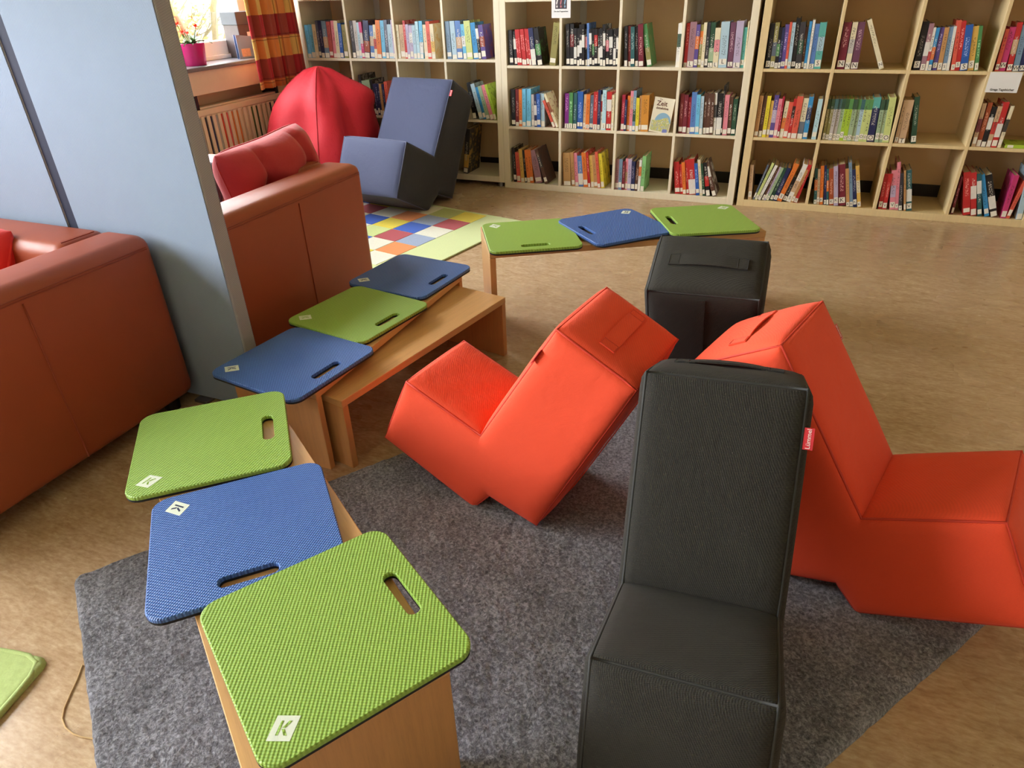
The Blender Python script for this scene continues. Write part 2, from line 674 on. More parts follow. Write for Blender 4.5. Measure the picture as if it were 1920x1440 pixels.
obj('linoleum_sheet', sheet([(X0, Y0), (X1, Y0), (X1, seam_y(X1)), (X0, seam_y(X0))], -0.004, 0), 'floor', fl)
obj('linoleum_sheet', sheet([(X0, seam_y(X0) + .0025), (X1, seam_y(X1) + .0025), (X1, Y1), (X0, Y1)], -0.004, 0), 'floor', fl)
struct('ceiling', boxm(X0 - .2, X1 + .2, Y0 - .2, Y1 + .2, ZC, ZC + .12), 'ceiling')
struct('wall_back', boxm(X0 - .2, X1 + .2, Y1, Y1 + .15, 0, ZC), 'wall')
struct('wall_right', boxm(X1, X1 + .15, Y0 - .2, Y1, 0, ZC), 'white_wall')


def wall_with_holes(axis, c0, c1, u0, u1, holes, z0, z1):
    """wall slab along u with rectangular openings, one mesh"""
    bm = B()

    def bx(a, b, p, q):
        if axis == 'y':
            box(bm, c0, c1, a, b, p, q)
        else:
            box(bm, a, b, c0, c1, p, q)
    hs = sorted(holes)
    bx(u0, u1, 0, z0)
    bx(u0, u1, z1, ZC)
    e = u0
    for a, b in hs:
        bx(e, a, z0, z1)
        e = b
    bx(e, u1, z0, z1)
    return bm


struct('wall_left', wall_with_holes('y', X0 - .18, X0, Y0, Y1, WIN, WZ0 - .03, WZ1), 'wall')
struct('wall_front', boxm(X0 - .18, X1 + .15, Y0 - .18, Y0, 0, ZC), 'white_wall')
struct('baseboard_back', boxm(X0, X1, Y1 - .014, Y1, 0.0, 0.115, .003), 'black_base')

# windows in the left wall: frame bars, panes, sill, apron board
for i, (a, b) in enumerate(WIN):
    w = thing('window_%d' % (i + 1), None, None)
    w['kind'] = 'structure'
    xf0, xf1 = -3.95, -3.885
    z0, z1 = WZ0, WZ1
    mid = [a, a + (b - a) / 3, a + 2 * (b - a) / 3, b]
    obj('bottom_rail', boxm(xf0, xf1, a, b, z0 + .02, z0 + .115, .008), 'frame_white', w)
    obj('bottom_rail', boxm(xf0 - .02, xf1 + .02, a, b, z0, z0 + .028, .004), 'frame_white', w)
    obj('top_rail', boxm(xf0, xf1, a, b, z1 - .09, z1, .008), 'frame_white', w)
    for m_ in mid:
        c = min(max(m_, a + .045), b - .045)
        obj('window_post', boxm(xf0, xf1, c - .045, c + .045, z0 + .115, z1 - .09, .008), 'frame_white', w)
    for j in range(3):
        obj('pane', boxm(-3.922, -3.916, mid[j] + .03, mid[j + 1] - .03, z0 + .1, z1 - .08), 'glass', w)
    obj('window_sill', boxm(-3.90, -3.62, a - .06, b + .05, z0 - .025, z0, .006), 'sill', w)
    obj('apron_board', boxm(-3.662, -3.640, a - .06, b + .05, .722, z0 - .026, .003), 'apron', w)
    for q in range(4):
        yy = a + .3 + q * (b - a - .4) / 3
        obj('sill_bracket', boxm(X0, -3.67, yy - .012, yy + .012, .62, z0 - .026), 'black_base', w)
# ------------------------------------------------------------------ bookcases
CP, CT, CF = 0.386, 0.0176, 0.042             # cell pitch, divider thickness, frame thickness
CO = CP - CT                                  # clear opening
YF, YB = 4.599, 4.985                         # front and back of the bookcases
XM = -1.5351
DIV = {'l': XM - 1.611, 'm': XM, 'r': XM + 1.6337}
BASE = {'l': 0.0337, 'm': 0.0, 'r': 0.0}
CASE = {}


def bookcase(u, mat, label, rows=4):
    xd, zb = DIV[u], BASE[u]
    xl, xr = xd - CP + CT / 2, xd + 3 * CP - CT / 2
    H = 2 * CF + rows * CO + (rows - 1) * CT
    t = thing('bookcase', label, 'bookcase', ((xl + xr) / 2, YF, 0))
    t['group'] = 'bookcases along the back wall'
    ox = -(xl + xr) / 2

    def part(name, x0, x1, y0, y1, z0, z1, m=mat, r=.0012):
        return obj(name, boxm(x0 + ox, x1 + ox, y0 - YF, y1 - YF, z0, z1, r, 1), m, t)
    part('side_panel', xl - CF, xl, YF, YB, zb, zb + H)
    part('side_panel', xr, xr + CF, YF, YB, zb, zb + H)
    part('bottom_panel', xl, xr, YF, YB, zb, zb + CF)
    part('top_panel', xl, xr, YF, YB, zb + H - CF, zb + H)
    for c in range(3):
        x = xd + c * CP
        part('divider', x - CT / 2, x + CT / 2, YF + .001, YB, zb + CF, zb + H - CF)
        if u != 'r':
            part('back_batten', x - .052, x + .052, YB, YB + .012, zb + .02, zb + H - .02, 'frame_white')
    for c in range(4):
        for k in range(1, rows):
            z = zb + CF + k * CO + (k - 1) * CT
            x0 = xl if c == 0 else xd + (c - 1) * CP + CT / 2
            x1 = xr if c == 3 else xd + c * CP - CT / 2
            part('shelf', x0, x1, YF + .0015, YB, z, z + CT)
    if zb > 0.01:
        for x in (xl, xr):
            for y in (YF + .03, YB - .03):
                bm = B()
                tube(bm, [(x + ox, y - YF, 0.0), (x + ox, y - YF, zb)], 0.02, 12)
                obj('foot', bm, 'metal', t)
    CASE[u] = t
    return t


bookcase('l', 'shelf_white', 'pale wooden cube bookcase on short feet, behind the blue and red seats')
bookcase('m', 'shelf_white', 'pale wooden cube bookcase in the middle, with the question mark card')
bookcase('r', 'shelf_tan', 'yellowish wooden cube bookcase at the right end of the wall')

# ------------------------------------------------------------------ books
BOOKS = """l11-:-3.5223,33,216,1.6,sky -3.4890,35,218,1.8,sky -3.4533,30,220,1.6,cream -3.4228,21,244,1.5,slate -3.4014,29,242,1.4,navy -3.3718,39,240,1.2,steel/sand -3.3285,31,236,1.7,dustred -3.2966,28,241,3.0,pink -3.2677,32,241,2.9,cream -3.2349,29,225,2.6,blue -3.2034,34,216,1.9,olive
l12-:-3.1266,26,240,1.1,char -3.0980,28,241,0.6,ltgrey -3.0695,19,229,1.0,paleblue -3.0497,23,232,0.7,magenta/ltgrey -3.0261,44,241,4.2,navy/rust -2.9800,35,209,3.6,denim/sand -2.9441,22,214,3.3,cream/red -2.9208,36,241,3.1,orange -2.8824,30,239,2.5,sky -2.8501,26,243,1.9,slate -2.8226,38,214,1.5,paleblue -2.7838,14,242,0.0,lilac
l13-:-2.7503,23,213,0.0,cream -2.7271,37,212,0.3,sand -2.6895,18,237,0.1,red -2.6709,22,214,0.3,lilac -2.6479,25,208,0.9,lilac/white -2.6218,25,208,0.7,paleblue -2.5959,23,231,0.6,palecyan -2.5722,26,233,2.1,sky/white -2.5384,29,211,0.1,cream -2.5076,28,231,-0.5,coral -2.4779,27,215,-0.8,cream/gold
l14-:-2.3580,34,230,-1.6,steel -2.3195,36,231,-2.0,paleblue -2.2812,40,232,-1.7,denim/sand -2.2368,25,212,-2.9,sky/white -2.2095,45,231,-3.5,palelime -2.1593,36,220,-4.9,azure -2.1219,19,205,-5.4,black/white -2.0971,33,207,-5.8,violet/rust
l21-:-3.2891,27,235,-1.4,black/white -3.2615,36,233,-1.6,black/green -3.2220,37,234,-1.0,paleblue -3.1837,28,233,-1.4,navy
l22-:-3.1028,23,274,-1.6,black -3.0782,36,236,-2.0,sage -3.0406,34,241,-2.3,sage -3.0055,20,243,-2.2,black -2.9847,16,216,-1.2,navy -2.9685,15,215,-1.3,navy -2.9524,15,215,-0.9,navy -2.9363,19,216,-0.9,tan -2.9161,16,214,-0.6,navy -2.8985,26,232,0.4,coral
l24-:-2.1889,27,240,-9.2,black -2.1403,29,235,-14.3,paleblue -2.1071,20,215,-15.1,azure -2.0848,27,223,-15.4,sage -2.0542,27,231,-16.0,pink -2.0232,18,236,-16.8,lime
l34-:-2.2934,35,318,7.2,char/gold
m11-:-1.8943,26,208,-2.1,black -1.8606,19,202,-4.1,black/white -1.8400,15,212,-4.5,red -1.8237,16,212,-4.8,red -1.8065,16,213,-5.1,red -1.7894,16,214,-5.4,red -1.7723,16,215,-5.7,red -1.7548,15,214,-6.0,red -1.7368,32,220,-6.6,navy/white -1.6968,34,219,-8.6,black/green -1.6162,41,248,6.6,olive
m12-:-1.4983,23,240,-1.8,black -1.4733,25,241,-0.9,black/dkred -1.4470,18,217,-0.9,black/white -1.4268,16,215,-1.0,black/white -1.4101,16,237,-1.3,black/white -1.3935,17,237,-1.5,black/white -1.3734,15,211,-2.3,black/pink -1.3578,15,244,-2.6,denim -1.3423,16,211,-2.6,black/white -1.3254,15,211,-2.5,black/green -1.3099,21,212,-2.0,black/red -1.2879,15,211,-2.4,black/white -1.2725,17,214,-2.3,black/white -1.2549,17,236,-2.5,black/white -1.2352,19,208,-3.1,black/pink -1.2147,24,208,-2.9,black/white -1.1886,16,210,-1.3,black/white -1.1713,12,212,-1.5,black/white
m13-:-1.1148,20,226,-2.7,black -1.0922,17,226,-3.3,dkred -1.0740,24,223,-3.2,teal -1.0486,21,223,-3.6,black -1.0238,31,236,-4.6,maroon -0.9703,29,238,-11.8,green/olive -0.7951,22,239,-0.6,white/dkgreen
m14L:-0.7471,19,239,-0.4,red -0.7267,38,246,-0.3,mauve -0.6873,22,232,-0.5,violet/orange -0.6649,20,232,-0.7,olive/orange -0.6433,18,242,-1.0,cream -0.6241,20,242,-1.4,char -0.6032,28,243,-1.1,dkgreen/sage -0.5731,31,214,-1.5,cream/pink -0.5391,48,245,-2.3,paleblue -0.4866,30,242,-2.0,plum -0.4548,40,248,-1.7,lilac -0.4142,20,215,-1.5,turq -0.3936,7,245,-1.3,cream
m21-:-1.8929,29,238,0.0,black -1.8630,25,237,1.0,dkred -1.8369,22,237,0.7,orange -1.8140,27,241,0.5,sky -1.7858,35,242,0.3,sky -1.7459,19,207,-0.4,ltgrey -1.7243,20,209,-0.9,navy/white -1.7031,25,213,-1.3,blue -1.6776,28,214,-1.5,paleblue -1.5895,18,185,-24.5,coral -1.5675,16,228,-23.8,cream/rust
m22J:-1.5070,29,220,0.1,purple -1.4765,26,226,0.4,green -1.4487,26,225,0.3,teal -1.4202,40,233,-0.3,blue -1.3785,17,216,1.3,sand -1.3601,26,218,0.9,orange -1.3328,24,213,0.7,slate -1.3082,28,234,0.5,red -1.2786,19,246,0.2,navy -1.2584,13,218,-0.2,white/red -1.2449,25,246,-0.4,palecyan -1.2164,31,236,-0.4,red/white -1.1843,17,217,-0.6,cream
m23-:-1.1190,21,220,0.4,crimson -1.0970,14,192,0.1,navy -1.0816,19,215,-0.1,orange -1.0621,19,244,-0.4,pink/sand -1.0421,19,247,-0.5,steel/dkgreen -1.0213,21,204,-0.9,yellow -0.9997,14,217,-1.1,tan -0.9845,47,221,-1.5,ochre
m24-:-0.7412,24,236,-1.4,dkred -0.7156,24,230,-1.2,maroon -0.6906,21,217,-1.6,crimson -0.6687,31,247,-1.9,denim -0.6360,24,234,-2.5,sky -0.6108,20,225,-2.7,paleblue -0.5883,20,241,-3.3,umber -0.5676,21,242,-3.0,umber -0.5453,20,240,-3.3,umber -0.5239,15,245,-3.5,white/char -0.5076,31,243,-2.4,black/white -0.4757,7,287,-2.6,black -0.4677,28,236,-2.5,pink -0.4389,22,225,-2.7,umber -0.4158,25,214,-2.1,dkgreen
m31-:-1.8865,22,238,-2.8,black -1.8621,28,209,-3.3,coral -1.8304,26,231,-4.2,gold -1.8025,17,224,-4.6,black -1.7840,23,228,-5.1,orange -1.7600,25,231,-5.4,orange -1.7195,49,230,-11.2,mauve -1.6465,24,245,-18.9,umber/char
m32-:-1.5094,54,223,-2.9,kraft -1.4474,23,230,-4.2,tan -1.4231,25,226,-4.6,pink -1.3968,34,209,-4.9,denim/white -1.3596,31,232,-5.8,orange -1.3270,16,238,-6.1,red -1.3097,24,216,-6.4,gold -1.2837,25,220,-6.8,tan -1.2571,19,243,-7.2,coral -1.2365,25,232,-7.6,yellow
m33-:-1.1393,26,203,0.0,mauve -1.1128,22,204,-0.2,steel -1.0898,18,190,-0.4,maroon -1.0708,18,209,-0.5,pink/sand -1.0523,25,208,-0.7,lilac -1.0246,25,194,-1.4,navy -0.9992,19,196,0.9,umber -0.9788,17,205,0.4,white/orange -0.9611,24,233,0.9,ltgreen
m34-:-0.7238,33,208,-7.6,red -0.6893,17,194,-8.0,red -0.6711,21,208,-8.3,orange -0.6490,17,221,-8.7,red -0.6309,44,230,-9.0,red/white -0.5849,22,207,-9.5,blue -0.5610,18,231,-9.8,cream -0.5412,15,209,-10.2,dkgreen -0.5194,25,216,-11.8,black/red -0.4781,24,224,-20.7,umber/white
r11S:-0.2700,25,235,-0.8,black -0.2438,23,239,-1.1,olive/slate -0.2204,19,213,-1.3,black/green -0.2004,14,213,-1.6,navy -0.1856,22,229,-1.9,violet -0.1629,13,240,-2.1,coral -0.1486,19,238,-2.3,paleblue -0.1280,22,260,-2.6,black -0.1044,30,240,-2.7,char/dkgreen -0.0730,13,214,-3.1,umber -0.0593,14,243,-2.2,azure -0.0437,12,250,-1.7,white -0.0312,26,230,-1.7,denim -0.0037,35,237,-1.9,turq/paleblue
r12N:0.1158,40,237,-1.3,maroon 0.1592,27,237,-1.2,cream/ltgrey 0.1892,37,237,-1.9,plum 0.3387,23,269,-25.4,cream
r13S:0.5035,31,237,-1.6,black 0.5378,23,228,-2.1,mauve/white 0.5626,13,209,-2.7,white/red 0.5766,16,207,-2.4,azure/orange 0.5966,22,208,-3.5,violet 0.6212,21,208,-4.1,tan 0.6441,20,211,-4.6,steel 0.6654,13,213,-4.9,white 0.6866,18,242,-7.0,coral 0.7054,22,238,-7.2,red 0.7295,34,220,-7.8,blue 0.7663,27,214,-8.4,gold 0.7975,17,215,-9.6,green
r14W:0.8903,17,199,-1.9,coral 0.9092,28,208,-2.3,magenta 0.9439,24,229,-4.1,red/sand 0.9713,27,220,-4.7,steel 0.9999,26,225,-4.9,navy/white
r21-:-0.2769,23,236,0.2,tan -0.2519,20,236,0.3,umber -0.2297,22,236,-0.2,yellow -0.2062,16,209,0.1,gold -0.1894,25,241,-0.2,violet/lilac -0.1635,20,222,-0.1,pink -0.1416,11,234,-0.6,crimson -0.1299,21,209,1.5,cream/orange -0.1082,24,205,1.4,coral -0.0826,17,224,0.8,red/black -0.0636,33,238,0.3,coral -0.0281,30,229,0.1,cream/slate 0.0047,25,237,-0.6,azure/navy 0.0547,25,226,-0.2,palecyan
r22O:0.1144,15,228,-1.5,olive/dkgreen 0.1302,18,228,-0.7,olive/dkgreen 0.1491,18,229,-0.8,ltgrey/teal 0.1679,20,229,-1.0,ltgrey/teal 0.1883,20,230,-1.1,sage/dkgreen 0.2085,20,230,-1.3,lime/dkgreen 0.2293,20,231,-1.5,lime/green 0.2504,23,230,-1.6,sage/dkgreen 0.2735,19,230,-1.8,sage/green 0.2935,19,229,-1.9,paleblue/teal 0.3134,22,230,-2.1,palelime/green 0.3363,19,231,-2.2,palelime/green 0.3561,37,243,-2.5,navy/turq 0.3985,20,232,-3.0,sage/dkgreen 0.4195,19,233,-3.2,sage/dkgreen 0.4390,34,245,-3.4,palelime
r23T:0.5016,18,232,-0.6,sand 0.5223,34,233,-1.4,sand 0.5884,26,251,-9.0,dkgreen
r24-:0.8906,19,227,-1.9,sand/maroon 0.9120,22,230,-0.8,rust 0.9358,22,210,-0.5,black/white 0.9608,21,213,-0.4,sand/red 0.9844,26,235,-1.0,red/white 1.0141,17,217,0.7,cream/black
r31S:-0.2545,21,217,-4.4,sand -0.2266,10,228,14.5,slate -0.2150,15,243,16.8,palelime -0.1983,18,231,18.2,white -0.1732,14,215,16.6,umber -0.1583,10,221,16.4,lilac -0.1468,16,216,16.2,sage -0.1244,17,214,14.8,dkgreen -0.1054,23,214,14.8,navy -0.0802,27,244,16.0,orange -0.0509,23,159,15.6,black -0.0259,27,242,15.2,white/sand 0.0031,15,211,15.0,tan 0.0209,21,239,11.0,red
r32K:0.1403,17,219,-8.3,teal/orange 0.1586,14,217,-8.5,sand 0.1739,19,236,-8.7,orange 0.1988,14,240,-10.0,navy 0.2141,12,222,-10.2,teal/orange 0.2297,25,224,-11.0,rust 0.2568,24,240,-11.3,lilac 0.2826,40,251,-11.6,maroon 0.3280,18,231,-12.7,tan 0.3476,18,268,-13.0,steel 0.3672,20,229,-13.4,navy 0.3906,20,252,-14.2,gold/cream
r33V:0.5044,21,210,-2.7,red 0.5278,22,212,-3.4,red 0.5675,28,234,-10.0,pink/lilac 0.5968,18,283,-10.3,pink 0.6164,18,221,-10.6,char 0.6447,11,241,-13.0,tan 0.6590,28,242,-13.4,teal/white
r34-:0.8930,12,219,-1.5,maroon 0.9551,35,250,-14.4,red 0.9940,28,251,-15.0,red/white 1.0287,22,248,-16.2,teal/white 1.0651,23,248,-20.7,azure 1.0953,33,249,-21.7,black/white 1.1433,25,243,-0.8,magenta 1.1692,18,214,6.4,coral 1.2205,26,280,-5.5,paleblue"""
BM = {}
NICE = dict(sky='sky blue', slate='slate blue', navy='navy', steel='steel blue', dustred='dusty red', char='charcoal', ltgrey='light grey',
            paleblue='pale blue', palecyan='pale cyan', palelime='pale lime', dkred='dark red', dkgreen='dark green', turq='turquoise',
            ltgreen='light green', umber='dark brown', kraft='kraft brown', tan='tan brown', denim='denim blue', azure='azure blue')
ORD = ['first', 'second', 'third', 'fourth', 'fifth', 'sixth', 'seventh', 'eighth', 'ninth', 'tenth', 'eleventh', 'twelfth', '13th', '14th', '15th',
       '16th', '17th', '18th', '19th', '20th']
UN = dict(l='left', m='middle', r='right')
RN = {1: 'upper', 2: 'middle', 3: 'bottom'}
CN = {1: 'first', 2: 'second', 3: 'third', 4: 'fourth'}


def bmat(key):
    if key not in BM:
        BM[key] = book_mat(key)
    return BM[key]


def book_meshes(th, d, h, x0):
    """hard cover (spine and two boards) and the page block inside it"""
    bt = min(0.0026, th * 0.18)
    bm = B()
    box(bm, x0, x0 + th, 0, bt, 0, h)
    box(bm, x0, x0 + bt, bt, d, 0, h)
    box(bm, x0 + th - bt, x0 + th, bt, d, 0, h)
    pg = boxm(x0 + bt, x0 + th - bt, bt, d - .004, .004, h - .004)
    return bm, pg


def book(key, th, d, h, x0, loc, label, letter=None, lz=None, digit=None):
    if lz is None:
        z_ = random.choice((.002, .004, .008, .012, .016))
        lz = (z_, z_ + random.uniform(.024, .036))
    bm, pg = book_meshes(th, d, h, x0)
    o = obj('book', bm, bmat(key))
    o.location = loc
    tag(o, label, 'book', 'library books on the shelves')
    obj('page_block', pg, 'pages', o)
    lb = obj('spine_label', boxm(x0 + th * .06, x0 + th * .94, -.0007, 0, lz[0], lz[1]), 'label', o)
    if letter and th > .013:
        place_text('letter', letter, min(.034, th * 1.0), 'ink_black', lb,
                   Matrix.Translation((x0 + th / 2, -.0009, (lz[0] + lz[1]) / 2)) @ FACE_FRONT, extrude=.0002)
    if digit:
        place_text('numeral', digit, th * 1.1, 'ink_white', o, Matrix.Translation((x0 + th / 2, -.0006, h * .76)) @ FACE_FRONT, extrude=.0003)
    return o


for line in BOOKS.strip().split('\n'):
    head, body = line.split(':')
    u, row, col, let = head[0], int(head[1]), int(head[2]), head[3]
    zb = BASE[u] + CF + (3 - row) * CP
    items = body.split()
    for i, it in enumerate(items):
        a, th, h, lean, key = it.split(',')
        a, th, h, lean = float(a), float(th) / 1000, float(h) / 1000, math.radians(float(lean))
        d = min(.34, h * random.uniform(.64, .74))
        nm = NICE.get(key.split('/')[0], key.split('/')[0])
        b2 = key.split('/')[1] if '/' in key else None
        if b2:
            nm += ' and ' + NICE.get(b2, b2)
        lab = '%s book, %s from left, %s compartment, %s row of %s bookcase' % (nm, ORD[i], CN[col], RN[row], UN[u])
        yy = YF + .010 + random.uniform(0, .008)
        dg = None
        if (u, row, col) == ('m', 2, 4):
            dg = {6: '6', 7: '4', 8: '3', 13: '5'}.get(i)
        if lean <= 0:
            o = book(key, th, d, h, 0.0, (a, yy, zb + .0004), lab, None if let == '-' else let, digit=dg)
        else:
            o = book(key, th, d, h, -th, (a + th / math.cos(lean), yy, zb + .0004), lab, None if let == '-' else let, digit=dg)
        o.rotation_euler = (0, lean, 0)

# the book standing face out in the third middle-row compartment
fo = thing('book', 'white book facing front with a blue arch drawing, in the middle bookcase', 'book', (-.868, YF + .012, CF + CP + .0005), 0, 'library books on the shelves')
fo.rotation_euler = (math.radians(-7), math.radians(7), math.radians(4))
W_, H_ = .128, .208
cv = obj('front_cover', boxm(-W_ / 2, W_ / 2, 0, .0025, 0, H_), plain('ivory_cover_card', rgb(236, 228, 206), .45, .03), fo)
obj('page_block', boxm(-W_ / 2 + .003, W_ / 2 - .003, .0025, .016, .003, H_ - .003), 'pages', fo)
obj('back_cover', boxm(-W_ / 2, W_ / 2, .016, .0185, 0, H_), plain('ivory_back_card', rgb(230, 220, 198), .45, .03), fo)
place_text('title', 'Zeit', .040, 'ink_brown', cv, Matrix.Translation((-.012, -.0004, .172)) @ FACE_FRONT, bold=True)
place_text('title', 'detektive', .021, 'ink_brown', cv, Matrix.Translation((-.006, -.0004, .145)) @ FACE_FRONT, bold=True)
place_text('title', 'Die', .012, 'ink_brown', cv, Matrix.Translation((-.022, -.0004, .197)) @ FACE_FRONT)
bm = B()
pts = [(.012 + .052 * math.cos(PI * k / 20), -.0005, .062 + .058 * math.sin(PI * k / 20)) for k in range(21)]
bm.faces.new([bm.verts.new(p) for p in pts])
obj('arch_print', bm, 'ink_blue', cv)
k_ = N('meadow_print')
nv = k_.noise(k_.coord('Object'), 75, 3, .6, .6)
k_.base(k_.ramp(nv, [(.38, rgb(236, 228, 206)), (.45, rgb(150, 176, 120)), (.53, rgb(232, 214, 110)), (.6, rgb(130, 160, 190)), (.68, rgb(236, 228, 206))]))
bm = B()
pts = [(-.058, -.0008, .008), (.058, -.0008, .008), (.060, -.0008, .06), (.04, -.0008, .098), (.01, -.0008, .085), (-.025, -.0008, .072), (-.058, -.0008, .07)]
bm.faces.new([bm.verts.new(p) for p in pts])
obj('drawing_print', bm, k_.m, cv)
obj('cover_label', boxm(.022, .052, -.0012, -.0002, .001, .024), plain('lilac_label', rgb(120, 128, 190), .5), cv)

# a lime book lying flat in the fourth compartment of the right bookcase
o = obj('book', book_meshes(.018, .15, .21, 0.0)[0], bmat('lime'))
tag(o, 'lime green book lying flat under the row of diaries, right bookcase', 'book', 'library books on the shelves')
o.location = (1.05, YF + .016, CF + CP + .0185)
o.rotation_euler = (0, PI / 2, 0)
obj('page_block', book_meshes(.018, .15, .21, 0.0)[1], 'pages', o)
obj('spine_label', boxm(.002, .016, -.0007, 0, .012, .04), 'label', o)

# paper cards hung on the bookcases
t = thing('paper_card', 'white paper card with three question marks on the middle bookcase', 'sign', (-1.533, YF - .001, 1.09))
obj('card', boxm(-.0625, .0625, -.001, 0, 0, .165), 'paper', t)
sq = obj('picture_square', boxm(-.038, .038, -.0014, -.001, .05, .122), plain('dark_plum_print', rgb(70, 60, 70), .6), t)
for i, mm in enumerate(('ink_white', 'ink_red', 'ink_blue')):
    place_text('question_mark', '?', .088, mm, sq, Matrix.Translation((-.026 + .026 * i, -.0017, .085)) @ FACE_FRONT @ Matrix.Diagonal((.62, 1, 1, 1)), bold=True)
place_text('caption', 'Die drei Fragezeichen', .0105, 'ink_black', t, Matrix.Translation((0, -.0013, .036)) @ FACE_FRONT, bold=True)
t = thing('paper_card', 'white paper card captioned for the diary books on the right bookcase', 'sign', (.946, YF - .001, .712))
obj('card', boxm(-.0735, .0735, -.001, 0, 0, .100), 'paper', t)
place_text('caption', 'Gregs Tageb\u00fccher', .0148, 'ink_black', t, Matrix.Translation((.002, -.0013, .014)) @ FACE_FRONT, bold=True)

# ------------------------------------------------------------------ rugs
def rug_grid(w, h, step, amp, zbase, radius=.03, seed=1):
    """pile surface of a rug: noise-displaced top sheet with rolled edges down to the floor"""
    n, m = int(w / step), int(h / step)
    r = np.random.default_rng(seed)
    x = np.linspace(-w / 2, w / 2, n)
    y = np.linspace(-h / 2, h / 2, m)
    X, Y = np.meshgrid(x, y, indexing='ij')

    def up(k):
        g = r.random((n // k + 3, m // k + 3))
        i = np.arange(n) / k
        j = np.arange(m) / k
        i0, j0 = i.astype(int), j.astype(int)
        fi, fj = (i - i0)[:, None], (j - j0)[None, :]
        fi, fj = fi * fi * (3 - 2 * fi), fj * fj * (3 - 2 * fj)
        A = g[np.ix_(i0, j0)] * (1 - fi) + g[np.ix_(i0 + 1, j0)] * fi
        C = g[np.ix_(i0, j0 + 1)] * (1 - fi) + g[np.ix_(i0 + 1, j0 + 1)] * fi
        return A * (1 - fj) + C * fj
    hgt = .5 * up(2) + .35 * up(4) + .35 * up(12)
    ex = np.clip((w / 2 - np.abs(X)) / .016, 0, 1)
    ey = np.clip((h / 2 - np.abs(Y)) / .016, 0, 1)
    edge = np.sqrt(1 - (1 - ex) ** 2) * np.sqrt(1 - (1 - ey) ** 2)
    Z = .001 + edge * (zbase + amp * (hgt - .5))
    cx = X + .003 * (up(5) - .5) * (1 - ex)
    cy = Y + .003 * (up(5) - .5) * (1 - ey)
    # rounded corners
    ax, ay = np.abs(cx) - (w / 2 - radius), np.abs(cy) - (h / 2 - radius)
    q = (ax > 0) & (ay > 0)
    L = np.maximum(np.hypot(ax, ay), 1e-6)
    s = np.where(q, np.maximum(ax, ay) / L, 1)
    cx = np.where(q, np.sign(cx) * (w / 2 - radius + ax * s), cx)
    cy = np.where(q, np.sign(cy) * (h / 2 - radius + ay * s), cy)
    P = np.stack([cx, cy, Z], -1)
    idx = np.arange(n * m).reshape(n, m)
    quads = np.stack([idx[:-1, :-1], idx[1:, :-1], idx[1:, 1:], idx[:-1, 1:]], -1).reshape(-1, 4)
    me = bpy.data.meshes.new('pile')
    me.vertices.add(n * m)
    me.vertices.foreach_set('co', P.reshape(-1).astype(np.float32))
    me.loops.add(quads.size)
    me.loops.foreach_set('vertex_index', quads.reshape(-1).astype(np.int32))
    me.polygons.add(len(quads))
    me.polygons.foreach_set('loop_start', np.arange(0, quads.size, 4, dtype=np.int32))
    me.polygons.foreach_set('loop_total', np.full(len(quads), 4, dtype=np.int32))
    me.update(calc_edges=True)
    me.validate()
    return me


# grey shag rug: side directions d = (.819,-.573), e = (.573,.819)
RD, RE = Vector((.819, -.573)), Vector((.573, .819))
d0, d1, e0, e1 = -1.683, -.307, -.305, 1.56
c = RD * (d0 + d1) / 2 + RE * (e0 + e1) / 2
t = thing('shag_rug', 'dark grey shag rug under the benches and foam chairs', 'rug', (c.x, c.y, 0), math.atan2(RD.y, RD.x))
obj('pile', rug_grid(d1 - d0, e1 - e0, .0045, .008, .011, .02, 3), 'rug', t, True)
obj('backing', boxm(-(d1 - d0) / 2 + .01, (d1 - d0) / 2 - .01, -(e1 - e0) / 2 + .01, (e1 - e0) / 2 - .01, 0.0005, .003), 'foam_black', t)

# pale green rug corner, lower left
t = thing('green_rug', 'pale green fleecy rug corner at the lower left edge', 'rug', (-1.615, .168, 0), math.radians(12))
obj('pile', rug_grid(.60, .60, .005, .003, .012, .035, 5), 'green_rug', t, True)
bm = B()
hem = []
for k in range(72):
    an = 2 * PI * k / 72
    ca, sa = math.cos(an), math.sin(an)
    e = 12.0
    rr = 1 / ((abs(ca) ** e + abs(sa) ** e) ** (1 / e))
    hem.append((.295 * rr * ca, .295 * rr * sa, .0075))
tube(bm, hem, .0072, 8, closed=True)
obj('rolled_hem', bm, 'green_rug', t, True)

# patchwork rug with coloured squares
TILE = {k: tile_mat('pile_' + k, rgb(*v)) for k, v in dict(
    yellow=(226, 206, 62), red=(176, 70, 80), white=(222, 222, 206), greyblue=(150, 166, 196), orange=(226, 140, 76), olive=(176, 184, 110),
    blue=(40, 92, 196), beige=(214, 208, 178), green=(200, 216, 142), border=(204, 216, 156)).items()}
t = thing('patchwork_rug', 'pale green rug with a grid of coloured squares below the blue chair', 'rug', (-1.525, 3.86, 0), math.atan2(-.214, .977))
